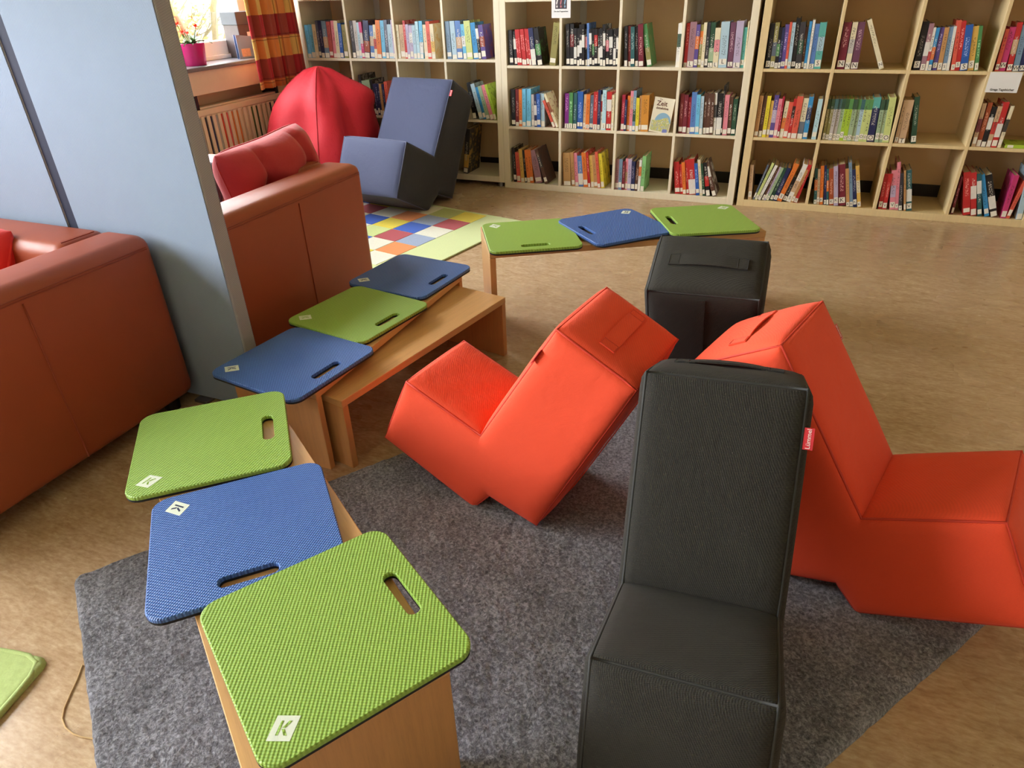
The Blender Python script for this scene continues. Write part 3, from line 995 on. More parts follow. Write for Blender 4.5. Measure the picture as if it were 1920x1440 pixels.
# local axes: +x runs back along the far edge (away from the squares), -x into the rug, -y towards the camera
obj('border_pile', boxm(-1.78, 0, -1.20, 0, .0005, .0095, .003, 2), TILE['border'], t)
COLS = [['yellow', 'red', 'white', 'greyblue', 'orange', 'white'],
        ['olive', 'greyblue', 'blue', 'red', 'white', 'yellow'],
        ['beige', 'orange', 'yellow', 'green', 'blue', 'red'],
        ['green', 'white', 'blue', 'white', 'orange', 'greyblue'],
        ['yellow', 'red', 'beige', 'orange', 'greyblue', 'white'],
        ['blue', 'white', 'olive', 'yellow', 'red', 'blue'],
        ['red', 'greyblue', 'orange', 'white', 'blue', 'olive'],
        ['white', 'yellow', 'red', 'green', 'beige', 'orange']]
for i, cc in enumerate(COLS):
    for j, nm in enumerate(cc):
        x1 = -.262 - i * .176
        y1 = -.026 - j * .168
        obj('patch', boxm(x1 - .1745, x1 - .0015, y1 - .1665, y1 - .0015, .008, .0112, .0015, 1), TILE[nm], t)

bm = B()
tube(bm, [(-1.304, 0.5353, .002), (-1.2823, 0.5043, .002), (-1.2633, 0.4713, .002), (-1.2464, 0.4441, .002), (-1.2282, 0.4254, .002), (-1.2041, 0.4143, .002), (-1.1765, 0.4102, .002), (-1.1534, 0.4117, .002), (-1.1332, 0.4165, .002), (-1.1219, 0.4189, .002)], .0016, 6)
tag(obj('string', bm, 'string'), 'thin tan string looped on the floor beside the grey rug', 'string')


# ------------------------------------------------------------------ benches
def bench(name, label, p_near, p_far, side, width, h, th=.024, group='low beech benches', foot=0.0):
    """straight bench: seat board on two end panels; p_near -> p_far is one long top edge, side = +1 if the bench lies to its left"""
    a, b = Vector(p_near), Vector(p_far)
    L = (b - a).length
    ang = math.atan2(b.y - a.y, b.x - a.x)
    t = thing(name, label, 'bench', (a.x, a.y, 0), ang, group)
    y0, y1 = (0, width) if side > 0 else (-width, 0)
    obj('seat_board', boxm(0, L, y0, y1, h - th, h, .0015, 1), 'beech', t)
    k = wood_leg
    obj('end_panel', boxm(.0005, th, y0 + .0005, y1 - .0005, foot, h - th - .0006, .0015, 1), k, t)
    obj('end_panel', boxm(L - th, L - .0005, y0 + .0005, y1 - .0005, 0, h - th - .0006, .0015, 1), k, t)
    return t


wood_leg = wood('beech_veneer_upright', rgb(200, 146, 92), (30, 30, 1.4), .4, .10)
d_ = Vector((.819, -.573))
n_ = Vector((.573, .819))
near_r = d_ * -.686 + n_ * .287
far_r = d_ * -1.743 + n_ * .287
bench('bench', 'beech bench in the foreground carrying two green pads and one blue pad', near_r, far_r, +1, .338, .32, foot=.009)
bench('bench', 'beech bench beside the armchairs carrying two blue pads and one green pad', (-1.190, 1.332), (-1.182, 2.304), +1, .315, .285)
bench('bench', 'lowest beech bench without pads, tucked under its taller neighbour', (-1.127, 1.362), (-.958, 2.222), +1, .292, .25)
bench('bench', 'beech bench furthest back, set aslant before the middle bookcase', (-1.047, 2.287), (-.068, 2.862), +1, .33, .397)


# ------------------------------------------------------------------ seat pads
PW, PH, PT, PR = .366, .366, .0155, .036


def rr_loop(w, h, r, n=7):
    out = []
    for cx, cy, a0 in ((w / 2 - r, h / 2 - r, 0), (-w / 2 + r, h / 2 - r, PI / 2), (-w / 2 + r, -h / 2 + r, PI), (w / 2 - r, -h / 2 + r, 1.5 * PI)):
        for k in range(n + 1):
            a = a0 + PI / 2 * k / n
            out.append((cx + r * math.cos(a), cy + r * math.sin(a)))
    return out


def pad_layer(z0, z1, inset_top=0.0):
    bm = B()
    slot = [(x + .134, y) for x, y in rr_loop(.028, .112, .0135, 6)]

    def ring(loop, z, ins=0.0, hole=False):
        vs = []
        for x, y in loop:
            if ins:
                if hole:
                    dx, dy = x - .134, y
                    s = 1 + ins / max(.014, math.hypot(dx, dy))
                    x, y = .134 + dx * s, dy * s
                else:
                    s = 1 - ins / max(abs(x), abs(y))
                    x, y = x * s, y * s
            vs.append(bm.verts.new((x, y, z)))
        return vs
    outer = rr_loop(PW, PH, PR)
    zm = z1 - inset_top
    rings_o = [ring(outer, z0), ring(outer, zm)]
    rings_h = [ring(slot, z0), ring(slot, zm)]
    if inset_top:
        rings_o.append(ring(outer, z1, inset_top))
        rings_h.append(ring(slot, z1, inset_top, True))
    for R_, flip in ((rings_o, False), (rings_h, True)):
        for A, C in zip(R_[:-1], R_[1:]):
            n = len(A)
            for i in range(n):
                q = (A[i], A[(i + 1) % n], C[(i + 1) % n], C[i])
                bm.faces.new(q[::-1] if flip else q)
    for o_, h_, up in ((rings_o[0], rings_h[0], False), (rings_o[-1], rings_h[-1], True)):
        es = []
        for R_ in (o_, h_):
            for i in range(len(R_)):
                e = bm.edges.get((R_[i], R_[(i + 1) % len(R_)]))
                es.append(e)
        res = bmesh.ops.triangle_fill(bm, use_beauty=True, use_dissolve=False, edges=es)
        for f in res['geom']:
            if isinstance(f, bmesh.types.BMFace):
                f.normal_update()
                if (f.normal.z > 0) != up:
                    f.normal_flip()
    return bm


_ptop = bpy.data.meshes.new('pad_top')
_b = pad_layer(.006, PT, .0022)
_b.to_mesh(_ptop)
_b.free()
_pbase = bpy.data.meshes.new('pad_base')
_b = pad_layer(0, .006)
_b.to_mesh(_pbase)
_b.free()
_pbase.materials.append(MAT['foam_black'])
TOPS = {}
for kk in ('green', 'blue'):
    m_ = _ptop.copy()
    m_.materials.append(MAT['pad_' + kk])
    TOPS[kk] = m_
_e1, _e2 = Vector((.0285, -.0208)), Vector((.0287, .0293))


def emblem_mesh():
    bm = B()
    c = Vector((-.134, -.130))
    q = [c - _e1 / 2 - _e2 / 2, c + _e1 / 2 - _e2 / 2, c + _e1 / 2 + _e2 / 2, c - _e1 / 2 + _e2 / 2]
    lo = [bm.verts.new((p.x, p.y, PT - .0004)) for p in q]
    hi = [bm.verts.new((p.x, p.y, PT + .0004)) for p in q]
    bm.faces.new(hi)
    for i in range(4):
        bm.faces.new((lo[i], lo[(i + 1) % 4], hi[(i + 1) % 4], hi[i]))
    me = bpy.data.meshes.new('emblem')
    bm.to_mesh(me)
    bm.free()
    me.materials.append(MAT['emblem'])
    return me


def k_mesh():
    """letter K sheared into the lozenge"""
    bm = B()
    c = Vector((-.134, -.130))

    def quad(pts):
        bm.faces.new([bm.verts.new((*(c + _e1 * u + _e2 * v), PT + .0007)) for u, v in pts])
    quad([(-.23, -.29), (-.12, -.29), (-.12, .29), (-.23, .29)])
    quad([(-.07, 0.0), (.11, .29), (.25, .29), (.07, 0.0)])
    quad([(-.07, -.04), (.07, -.04), (.27, -.29), (.13, -.29)])
    me = bpy.data.meshes.new('letter_k')
    bm.to_mesh(me)
    bm.free()
    return me


_emb = emblem_mesh()
_km = {}
for kk in ('green', 'blue'):
    _km[kk] = k_mesh()
    _km[kk].materials.append(MAT['pad_green'] if kk == 'green' else plain('dark_blue_print', rgb(30, 40, 80), .6))


def pad(color, x, y, deg, z, label, tilt=(0, 0)):
    t = thing('seat_pad', label, 'pad', (x, y, z), 0, 'foam seat pads with a grip slot')
    t.rotation_euler = (math.radians(tilt[0]), math.radians(tilt[1]), math.radians(deg))
    obj('foam_top', TOPS[color], None, t)
    obj('foam_base', _pbase, None, t)
    e = obj('emblem', _emb, None, t)
    obj('letter', _km[color], None, e)
    return t


g_, b_ = 'green', 'blue'
pad(g_, -1.244, .994, 41.6, .3206, 'green foam pad at the far end of the foreground bench')
pad(b_, -.936, .755, 44.6 - 90, .3206, 'blue foam pad between two green pads on the foreground bench')
pad(g_, -.612, .607, 58.0, .3290, 'large green foam pad nearest the camera, at the lower edge', (1.4, 1.4))
pad(b_, -1.354, 1.454, 82.1 - 90, .2856, 'blue foam pad at the near end of the bench beside the armchair')
pad(g_, -1.362, 1.831, 80.0 - 90, .2856, 'green foam pad between two dark blue pads')
pad(b_, -1.363, 2.208, 83.4 - 90, .2856, 'blue foam pad at the far end, half in shadow, near the patchwork rug')
pad(g_, -.958, 2.500, 29.7 - 90, .3976, 'green foam pad at the left end of the furthest bench')
pad(b_, -.655, 2.694, 45.9 - 180, .4040, 'blue foam pad in the middle of the furthest bench')
pad(g_, -.326, 2.873, 26.9 - 180, .4090, 'green foam pad at the right end of the furthest bench')


# ------------------------------------------------------------------ foam lounge chairs
PROF = {'B': (0, 0), 'A': (.261, 0), 'C': (-.0627, .4216), 'D': (-.2882, .4046), 'E': (-.2504, -.1565), 'F': (-.0947, -.1737), 'G': (-.0685, -.2526), 'H': (.2724, -.2410)}
PROF_BLUE = {'B': (0, 0), 'A': (.329, 0), 'C': (-.070, .511), 'D': (-.356, .498), 'E': (-.314, -.204), 'F': (-.119, -.218), 'G': (-.032, -.345), 'H': (.336, -.342)}


def lounge_chair(label, prof, width, pose, scale, mats, handle=True):
    """L-shaped foam chair sewn from fabric panels: local u forward, l left, v up, tilted back by ti and rolled by rl"""
    x, y, z, yaw, ti, rl = pose
    ct, st, cr, sr = math.cos(ti), math.sin(ti), math.cos(rl), math.sin(rl)
    pr = {k: np.array(v, float) * scale for k, v in prof.items()}
    wd = width * scale
    root = thing('lounge_chair', label, 'chair', (x, y, 0), yaw, 'foam lounge chairs')

    def W(u, l, v):
        f = u * ct - v * st
        h = u * st + v * ct
        return np.array([f, l * cr - h * sr, l * sr + h * cr + z])
    poly = [pr[k] for k in 'ABCDEFGH']
    area = sum(poly[i][0] * poly[(i + 1) % 8][1] - poly[(i + 1) % 8][0] * poly[i][1] for i in range(8))

    def dist(p):
        m = 9
        for i in range(8):
            a, b = poly[i], poly[(i + 1) % 8]
            e = b - a
            s = np.clip(np.dot(p - a, e) / np.dot(e, e), 0, 1)
            m = min(m, np.linalg.norm(p - a - e * s))
        return m
    bul = .0155 * scale

    def gf(t):
        return max(0.0, 1 - abs(t) ** 5) ** .5

    def gd(d):
        q = 1 - min(1.0, d / (.045 * scale))
        return max(0.0, 1 - q * q) ** .5

    # fabric strips round the outline
    def strip(name, k0, k1, mat, nn=14, mm=12, puff=1.0):
        a, b = pr[k0], pr[k1]
        e = b - a
        nrm = np.array([e[1], -e[0]]) / np.linalg.norm(e) * (1 if area > 0 else -1)
        P = np.zeros((nn + 1, mm + 1, 3))
        for i in range(nn + 1):
            s2 = math.sin(PI / 2 * (-1 + 2 * i / nn))
            s = (s2 + 1) / 2
            for j in range(mm + 1):
                tt = math.sin(PI / 2 * (-1 + 2 * j / mm))
                o = bul * puff * gf(tt) * (gf(s2) if k1 != 'B' and k0 != 'B' else (.35 + .65 * gf(s2)) if abs(s2) < .999 else gf(s2))
                # soft hollow creases across the cloth
                o += .0022 * scale * math.sin(7 * s + 3.1 * tt + 5 * a[0]) * math.sin(2.2 * tt + 9 * s) * (1 - s2 ** 2) * (1 - tt ** 2)
                c = a + e * s + nrm * o
                P[i, j] = W(c[0], tt * wd / 2, c[1])
        vs, fs = grid_mesh(P)
        if area > 0:
            fs = [f[::-1] for f in fs]
        return obj(name, mesh_from(name, vs, fs), mat, root, True)
    front, side = mats['front'], mats['side']
    strip('seat_panel', 'A', 'B', front)
    strip('backrest_panel', 'B', 'C', front, 18)
    top = strip('top_panel', 'C', 'D', mats['top'])
    bk = strip('back_panel', 'D', 'E', side, 18)
    strip('underside_panel', 'E', 'F', side, 8, 12, .4)
    strip('underside_panel', 'F', 'G', side, 4, 12, .2)
    strip('underside_panel', 'G', 'H', side, 14, 12, .6)
    strip('front_panel', 'H', 'A', front)

    # the two side panels
    eD = pr['E'] - pr['D']
    s = np.dot(pr['B'] - pr['D'], eD) / np.dot(eD, eD)
    M = pr['D'] + eD * s
    quads = [(pr['B'], pr['C'], pr['D'], M), (pr['B'], M, pr['E'], pr['F']), (pr['A'], pr['B'], pr['G'], pr['H']), (pr['B'], pr['F'], pr['G'], pr['B'])]
    n = 18
    for sg in (1, -1):
        bm = B()
        for q in quads:
            g = []
            for i in range(n + 1):
                row = []
                for j in range(n + 1):
                    a, b = (1 - math.cos(PI * i / n)) / 2, (1 - math.cos(PI * j / n)) / 2
                    p = q[0] * (1 - a) * (1 - b) + q[1] * a * (1 - b) + q[2] * a * b + q[3] * (1 - a) * b
                    dd = max(dist(p), 0)
                    o = bul * gd(dd) + .003 * scale * math.sin(11 * p[0] + 4) * math.sin(9 * p[1] + 2) * min(1, dd / .05)
                    row.append(bm.verts.new(W(p[0], sg * (wd / 2 + o), p[1])))
                g.append(row)
            for i in range(n):
                for j in range(n):
                    try:
                        f = bm.faces.new((g[i][j], g[i + 1][j], g[i + 1][j + 1], g[i][j + 1]))
                    except ValueError:
                        pass
        bmesh.ops.remove_doubles(bm, verts=bm.verts, dist=.0006)
        bmesh.ops.recalc_face_normals(bm, faces=bm.faces)
        obj('side_panel', bm, side, root, True)
        bm = B()
        pts = []
        for i in range(8):
            a, b = poly[i], poly[(i + 1) % 8]
            for k in range(6):
                c = a + (b - a) * k / 6
                pts.append(W(c[0], sg * wd / 2, c[1]))
        tube(bm, pts, .0034 * scale, 6, closed=True)
        obj('piping', bm, mats['seam'], root, True)
    for kk in ('A', 'C', 'D'):
        bm = B()
        tube(bm, [W(pr[kk][0], -wd / 2 + wd * q / 8, pr[kk][1]) for q in range(9)], .0026 * scale, 6)
        obj('cross_seam', bm, mats['seam'], root, True)

    # carrying strap on the top panel
    if handle:
        cm = (pr['C'] + pr['D']) / 2
        e = (pr['D'] - pr['C'])
        e = e / np.linalg.norm(e)
        nr = np.array([e[1], -e[0]]) * (1 if area > 0 else -1)
        sl = .105 * scale * (width / .29)

        def lift(tt):
            t0 = min(abs(tt), 1)
            return bul * gf(tt * sl / (wd / 2)) + .0006 + (.0055 * max(0, 1 - (t0 / .72) ** 2) ** .8) * scale
        P = []
        for i in range(25):
            tt = -1 + i / 12
            P.append([])
            for (off, up) in ((-.021, 0), (.021, 0), (.021, .0028), (-.021, .0028)):
                c = cm + e * off * scale + nr * (lift(tt) + up * scale)
                P[-1].append(W(c[0], tt * sl, c[1]))
        vs, fs = grid_mesh(np.array(P), closed_v=True)
        m = len(vs)
        fs += [(0, 1, 2, 3), (m - 1, m - 2, m - 3, m - 4)]
        so = obj('carry_strap', mesh_from('carry_strap', vs, fs), side, root)
        # stitched rectangle at each strap end
        for s0, s1 in ((-.99, -.74), (.99, .74)):
            bm = B()
            loop = []
            for tt, off in ((s0, -.019), (s1, -.019), (s1, .019), (s0, .019)):
                c = cm + e * off * scale + nr * (lift(tt) + .0030 * scale)
                loop.append(W(c[0], tt * sl, c[1]))
            tube(bm, loop, .0009 * scale, 5, closed=True)
            obj('strap_stitching', bm, mats['seam'], so)
    # zip cover down the back panel
    P = []
    e = pr['E'] - pr['D']
    nr = np.array([e[1], -e[0]]) / np.linalg.norm(e) * (1 if area > 0 else -1)
    for i in range(13):
        s_ = .02 + .93 * i / 12
        o = bul * gf(2 * s_ - 1) + .0008
        P.append([])
        for (l, up) in ((-.011, 0), (.011, 0), (.011, .003), (-.011, .003)):
            c = pr['D'] + e * s_ + nr * (o + up)
            P[-1].append(W(c[0], l, c[1]))
    vs, fs = grid_mesh(np.array(P), closed_v=True)
    fs += [(0, 1, 2, 3), (len(vs) - 1, len(vs) - 2, len(vs) - 3, len(vs) - 4)]
    obj('zip_cover', mesh_from('zip_cover', vs, fs), mats.get('zip', side), root)
    # woven brand tag sewn into the front edge on the left side
    e = (pr['B'] - pr['C'])
    e = e / np.linalg.norm(e)
    tg = .020 * scale
    tw = .040 * scale
    c0 = pr['C'] + e * .068 * scale
    c1 = c0 + e * tw
    P = []
    nf = np.array([e[1], -e[0]]) * (-1)
    if np.dot(nf, np.array([1, 0])) < 0:
        nf = -nf
    P8 = []
    for dz in (0.0, .0016):
        for (cc, l) in ((c0, wd / 2 - .002), (c1, wd / 2 - .002), (c1, wd / 2 + tg), (c0, wd / 2 + tg)):
            c = cc + nf * dz
            P8.append(W(c[0], l, c[1]))
    fs = [(0, 1, 2, 3), (7, 6, 5, 4), (0, 4, 5, 1), (1, 5, 6, 2), (2, 6, 7, 3), (3, 7, 4, 0)]
    tgo = obj('brand_tag', mesh_from('brand_tag', P8, fs), 'tag_red', root)
    cc = (c0 + c1) / 2 + nf * .0020
    ctr = Vector(W(cc[0], wd / 2 + tg * .58, cc[1]))
    up_ = Vector(W(*(c0[0], 0, c0[1]))) - Vector(W(*(c1[0], 0, c1[1])))
    up_.normalize()
    lf = Vector(W(0, 1, 0)) - Vector(W(0, 0, 0))
    lf.normalize()
    # text runs upwards along the edge (baseline direction = up_), its top towards the chair
    xx, yy = up_, -lf
    zz = xx.cross(yy)
    mt = Matrix((xx, yy, zz)).transposed().to_4x4()
    mt.translation = ctr
    place_text('lettering', 'L\u00fcmmel', .0115 * scale, 'ink_white', tgo, mt, extrude=.0002)
    return root


OM = dict(front=MAT['orange'], side=MAT['orange'], top=MAT['orange'], seam=plain('orange_red_piping', rgb(206, 58, 38), .7))
KM = dict(front=MAT['black'], side=MAT['black'], top=MAT['black'], seam=plain('black_piping', rgb(40, 41, 40), .7))
UM = dict(front=MAT['denim'], side=MAT['navy_canvas'], top=MAT['navy_canvas'], seam=plain('slate_piping', rgb(84, 90, 120), .7))
lounge_chair('orange foam lounge chair in the centre, lying back on the grey rug', PROF, .2903, (-.6392, 1.4714, .2575, 3.0036, .4017, .0197), .99, OM)
lounge_chair('orange foam lounge chair at the right, its seat reaching the right edge', PROF, .2903, (.3023, 1.4546, .2651, -.2749, .4477, -.0192), 1.002, OM)
lounge_chair('black foam lounge chair in the foreground, facing the camera', PROF, .2903, (-.0351, .9630, .2667, -1.5426, .3131, .0432), 1.0, KM)
lounge_chair('black foam lounge chair seen from behind, beside the two orange chairs', PROF, .2903, (-.1775, 2.1334, .2668, 1.5966, .3116, -.0283), 1.007, KM)
lounge_chair('slate blue foam lounge chair with black sides before the left bookcase', PROF_BLUE, .4718, (-2.442, 4.040, .3300, -1.649, .464, -.010), 1.0, UM)

# ------------------------------------------------------------------ acoustic screen
t = thing('acoustic_screen', 'tall blue grey felt screen standing between the two leather armchairs', 'screen', (-1.63, 1.53, 0))
PZ = 1.85
x1 = 0.0
for i, wd in enumerate((.612, .62, .62)):
    x0 = x1 - wd
    p = obj('screen_panel', boxm(x0, x1, .0, .056, .012, PZ, .007, 3), 'panel_edge', t)
    obj('felt_face', boxm(x0 + .004, x1 - .004, -.0022, .0004, .014, PZ - .003, .001, 1), 'panel', p)
    obj('felt_face', boxm(x0 + .004, x1 - .004, .0556, .0582, .014, PZ - .003, .001, 1), 'panel', p)
    obj('edge_band', boxm(x0 + .006, x1 - .006, .002, .054, PZ - .001, PZ + .002), 'panel_edge', p)
    x1 = x0 - .042
    if i < 2:
        obj('hinge_strip', boxm(x0 - .044, x0 + .002, .003, .046, .02, PZ - .004), 'panel_gap', t)
for xx in (-.25, -.95, -1.6):
    obj('foot_plate', boxm(xx - .03, xx + .03, -.03, .09, 0, .012, .003), 'metal', t)


# ------------------------------------------------------------------ leather armchairs
def armchair(label, x, y, h=.64):
    """club armchair; local origin at the middle of the outer back face, seat opening towards -x"""
    t = thing('armchair', label, 'armchair', (x, y, 0), 0, 'cognac leather armchairs')
    hw, dp, th = .455, .86, .19
    z0 = .05

    def soft(name, x0, x1, y0, y1, z0_, z1_, r, parent=t, mat='leather'):
        return obj(name, boxm(x0, x1, y0, y1, z0_, z1_, r, 5), mat, parent, True)
    bk = soft('back', -th, 0, -hw, hw, z0, h, .042)
    arms = []
    for s in (1, -1):
        ya, yb = (hw - th, hw) if s > 0 else (-hw, -hw + th)
        arms.append(soft('arm', -dp, -th + .012, ya, yb - (.0008 if s > 0 else -.0008), z0, h - .001, .042))
    soft('seat_base', -dp + .02, -th + .02, -hw + th - .01, hw - th + .01, z0 + .01, .27, .02)
    soft('seat_cushion', -dp - .01, -th - .002, -hw + th + .004, hw - th - .004, .272, .345, .036)
    # stitched seams
    bm = B()
    tube(bm, [(.0012, 0, z0 + .02 + (h - .075 - z0) * k / 10) for k in range(11)], .0026, 6)
    obj('back_seam', bm, 'leather_seam', bk, True)
    for dz in (.036, .044):
        bm = B()
        tube(bm, [(.0006, -hw + .03 + (2 * hw - .06) * k / 14, h - dz) for k in range(15)], .0018, 6)
        obj('top_seam', bm, 'leather_seam', bk, True)
    for s, ar in zip((1, -1), arms):
        bm = B()
        yy = s * (hw + .0006)
        tube(bm, [(-dp + .03 + (dp - .06) * k / 14, yy, h - .040) for k in range(15)], .0018, 6)
        obj('top_seam', bm, 'leather_seam', ar, True)
        bm = B()
        tube(bm, [(-th - .004, s * (hw - th) + s * th * k / 8, h + .0005) for k in range(1, 7)], .002, 6)
        obj('corner_seam', bm, 'leather_seam', ar, True)
    for fx in (-.07, -dp + .07):
        for fy in (-hw + .07, hw - .07):
            bm = B()
            tube(bm, [(fx, fy, 0), (fx, fy, z0 + .005)], [.026, .03], 12)
            obj('foot', bm, 'foot', t)
    return t


armchair('cognac leather armchair at the left edge, before the felt screen', -1.885, 1.058)
armchair('cognac leather armchair behind the felt screen, with a red cushion', -1.762, 2.098)


# ------------------------------------------------------------------ cushions
def pillow_mesh(w, h, t, tufts=(), n=34, m=26, wrinkle=.006, seed=0):
    r = np.random.default_rng(seed)
    ph = r.random(6) * 6
    S = []
    for sgn in (1, -1):
        U, V = np.meshgrid(np.sin(PI / 2 * np.linspace(-1, 1, n)), np.sin(PI / 2 * np.linspace(-1, 1, m)), indexing='ij')
        prof = np.clip((1 - np.abs(U) ** 3.4), 0, 1) ** .5 * np.clip((1 - np.abs(V) ** 3.4), 0, 1) ** .5
        Z = t / 2 * prof
        Z = Z + wrinkle * prof * (np.sin(9 * U + 4 * V + ph[0]) * np.sin(5 * V - 3 * U + ph[1]))
        for (tu, tv, dp, sg) in tufts:
            Z = Z - dp * np.exp(-(((U - tu) * w / h) ** 2 + (V - tv) ** 2) / sg) * prof
            Z = Z - dp * .45 * np.exp(-((U - tu) * w / h) ** 2 / (sg * .12)) * prof
        X = U * w / 2 * (1 - .07 * (1 - V ** 2) * np.abs(U) ** 3)
        Y = V * h / 2 * (1 - .09 * (1 - U ** 2) * np.abs(V) ** 3)
        X, Y = X * np.sqrt(1 - .16 * V ** 4), Y * np.sqrt(1 - .16 * U ** 4)
        S.append((np.stack([X, Y, sgn * np.maximum(Z, 0)], -1), sgn))
    bm = B()
    for P, sgn in S:
        vs, fs = grid_mesh(P)
        bv = [bm.verts.new(v) for v in vs]
        for f in fs:
            bm.faces.new([bv[i] for i in (f if sgn > 0 else f[::-1])])
    bmesh.ops.remove_doubles(bm, verts=bm.verts, dist=.0005)
    return bm


def pillow(label, mat, w, h, t, loc, rot, tufts=(), seed=0):
    root = thing('cushion', label, 'cushion', loc)
    c = obj('cover', pillow_mesh(w, h, t, tufts, seed=seed), mat, root, True)
    R_ = Matrix.Rotation(rot[2], 4, 'Z') @ Matrix.Rotation(rot[1], 4, 'Y') @ Matrix.Rotation(rot[0], 4, 'X')
    c.matrix_local = R_
    bm = B()
    loop = []
    for k in range(80):
        an = 2 * PI * k / 80
        ca, sa = math.cos(an), math.sin(an)
        rr = 1 / ((abs(ca) ** 14 + abs(sa) ** 14) ** (1 / 14))
        u, v = rr * ca, rr * sa
        X = u * w / 2 * (1 - .07 * (1 - min(1, v * v)) * abs(u) ** 3)
        Y = v * h / 2 * (1 - .09 * (1 - min(1, u * u)) * abs(v) ** 3)
        X, Y = X * math.sqrt(1 - .16 * min(1, v ** 4)), Y * math.sqrt(1 - .16 * min(1, u ** 4))
        loop.append((X, Y, 0))
    tube(bm, loop, .004, 6, closed=True)
    p = obj('edge_piping', bm, mat, root, True)
    p.matrix_local = R_
    return root


# the tufted cushion stands on edge against the inside of the back of the rear armchair
pillow('brick red tufted cushion leaning on the back of the rear armchair', 'cushion', .53, .40, .27, (-2.10, 2.372, .578),
       (math.radians(80), math.radians(-5), math.radians(86)), ((-.42, -.05, .09, .05), (.50, -.1, .09, .05)), 2)
pillow('bright red cushion in the left armchair, cut by the left edge', 'cushion_red', .50, .34, .15, (-2.515, 1.235, .525),
       (math.radians(58), 0, math.radians(8)), (), 4)
pillow('grey cushion on the seat of the rear armchair beside the felt screen', 'cushion_grey', .46, .36, .15, (-2.50, 2.17, .520),
       (math.radians(50), math.radians(0), math.radians(20)), (), 5)


# ------------------------------------------------------------------ bean bag
def bean_bag():
    root = thing('bean_bag', 'crimson bean bag with a peaked back beside the blue chair', 'bean bag', (-3.12, 4.06, 0))
    zs = [0, .02, .06, .12, .2, .28, .36, .44, .52, .6, .67, .73, .78, .815, .835]
    rs = [.27, .325, .36, .380, .387, .386, .376, .358, .330, .286, .228, .165, .102, .05, .012]
    n = 72
    P = np.zeros((len(zs) * 3 - 2, n, 3))
    zz = np.interp(np.linspace(0, len(zs) - 1, len(zs) * 3 - 2), range(len(zs)), zs)
    rr = np.interp(np.linspace(0, len(zs) - 1, len(zs) * 3 - 2), range(len(zs)), rs)
    for i, (z, r) in enumerate(zip(zz, rr)):
        s = z / .835
        cx, cy = -.035 * s, .02 + .13 * s ** 1.5
        for j in range(n):
            th = 2 * PI * j / n
            # four cloth panels: ridges at the seams, slightly flat between
            ridge = .035 * abs(math.cos(2 * (th - .55))) ** 6 * (.3 + .9 * s)
            fold = .012 * math.sin(5 * th + 9 * s) * math.sin(PI * s) + .009 * math.sin(11 * th - 14 * s + 1) * (1 - s) * math.sin(PI * min(1, s * 1.4))
            # the seat hollow facing the room
            dth = math.atan2(math.sin(th + 1.25), math.cos(th + 1.25))
            hollow = -.10 * math.exp(-(dth / .62) ** 2) * math.exp(-((s - .62) / .22) ** 2)
            sag = .05 * math.exp(-(dth / .9) ** 2) * math.exp(-((s - .2) / .16) ** 2)
            ear = .10 * math.exp(-(math.atan2(math.sin(th - .5), math.cos(th - .5)) / .33) ** 2) * math.exp(-((s - .80) / .10) ** 2)
            vd = math.atan2(math.sin(th + .30 - .5 * (s - .5)), math.cos(th + .30 - .5 * (s - .5)))
            ear -= .065 * math.exp(-(vd / .22) ** 2) * math.exp(-((s - .58) / .24) ** 2)
            q = r + (ridge + fold + hollow + sag + ear) * (1 if r > .05 else r / .05)
            P[i, j] = (cx + q * math.cos(th), cy + q * math.sin(th), z)
    vs, fs = grid_mesh(P, closed_v=True)
    fs = [f[::-1] for f in fs]
    m = len(P)
    fs.append(tuple(range(n))[::-1])
    fs.append(tuple((m - 1) * n + k for k in range(n)))
    obj('bag_cover', mesh_from('bag_cover', vs, fs), 'bean', root, True)
    for a in (.55, .55 + PI / 2, .55 + PI, .55 + 1.5 * PI):
        j = int(round(a / (2 * PI) * n)) % n
        bm = B()
        pts = []
        for i in range(2, m - 1):
            p = P[i, j]
            c = np.array([-.035 * p[2] / .835, .02 + .13 * (p[2] / .835) ** 1.5, p[2]])
            d = p - c
            pts.append(p + d / max(np.linalg.norm(d), 1e-5) * .001)
        tube(bm, pts, .0035, 6)
        obj('seam', bm, plain('dark_crimson_thread', rgb(170, 18, 36), .7) if 'bean_seam' not in MAT else MAT['bean_seam'], root, True)
    return root


bean_bag()

# ------------------------------------------------------------------ radiator under the window
t = thing('radiator', 'cream panel radiator with coloured grooves under the window', 'radiator', (-3.66, 3.30, 0))
y0, y1 = -1.0, 1.102
obj('back_plate', boxm(-.085, -.012, y0, y1, .15, .62, .006), 'radiator', t)
obj('top_rail', boxm(-.085, .0, y0, y1, .592, .632, .006), 'radiator', t)
obj('top_grille', boxm(-.08, -.02, y0 + .02, y1 - .02, .632, .645, .003), 'radiator', t)
obj('bottom_rail', boxm(-.085, .0, y0, y1, .15, .19, .006), 'radiator', t)
GC = dict(k=(40, 42, 52), n=(44, 50, 84), g=(176, 172, 168), r=(206, 68, 40), p=(222, 88, 84), o=(222, 134, 64), c=(214, 190, 158), e=(92, 116, 56), v=(60, 96, 50), l=(168, 160, 122))
GM = {k: plain('groove_paint_' + k, rgb(*v), .5) for k, v in GC.items()}
seq = 'kngrpooccevllknccllg'
ys = [3.614 - 3.30 + .0497 * k for k in range(-24, 16)]
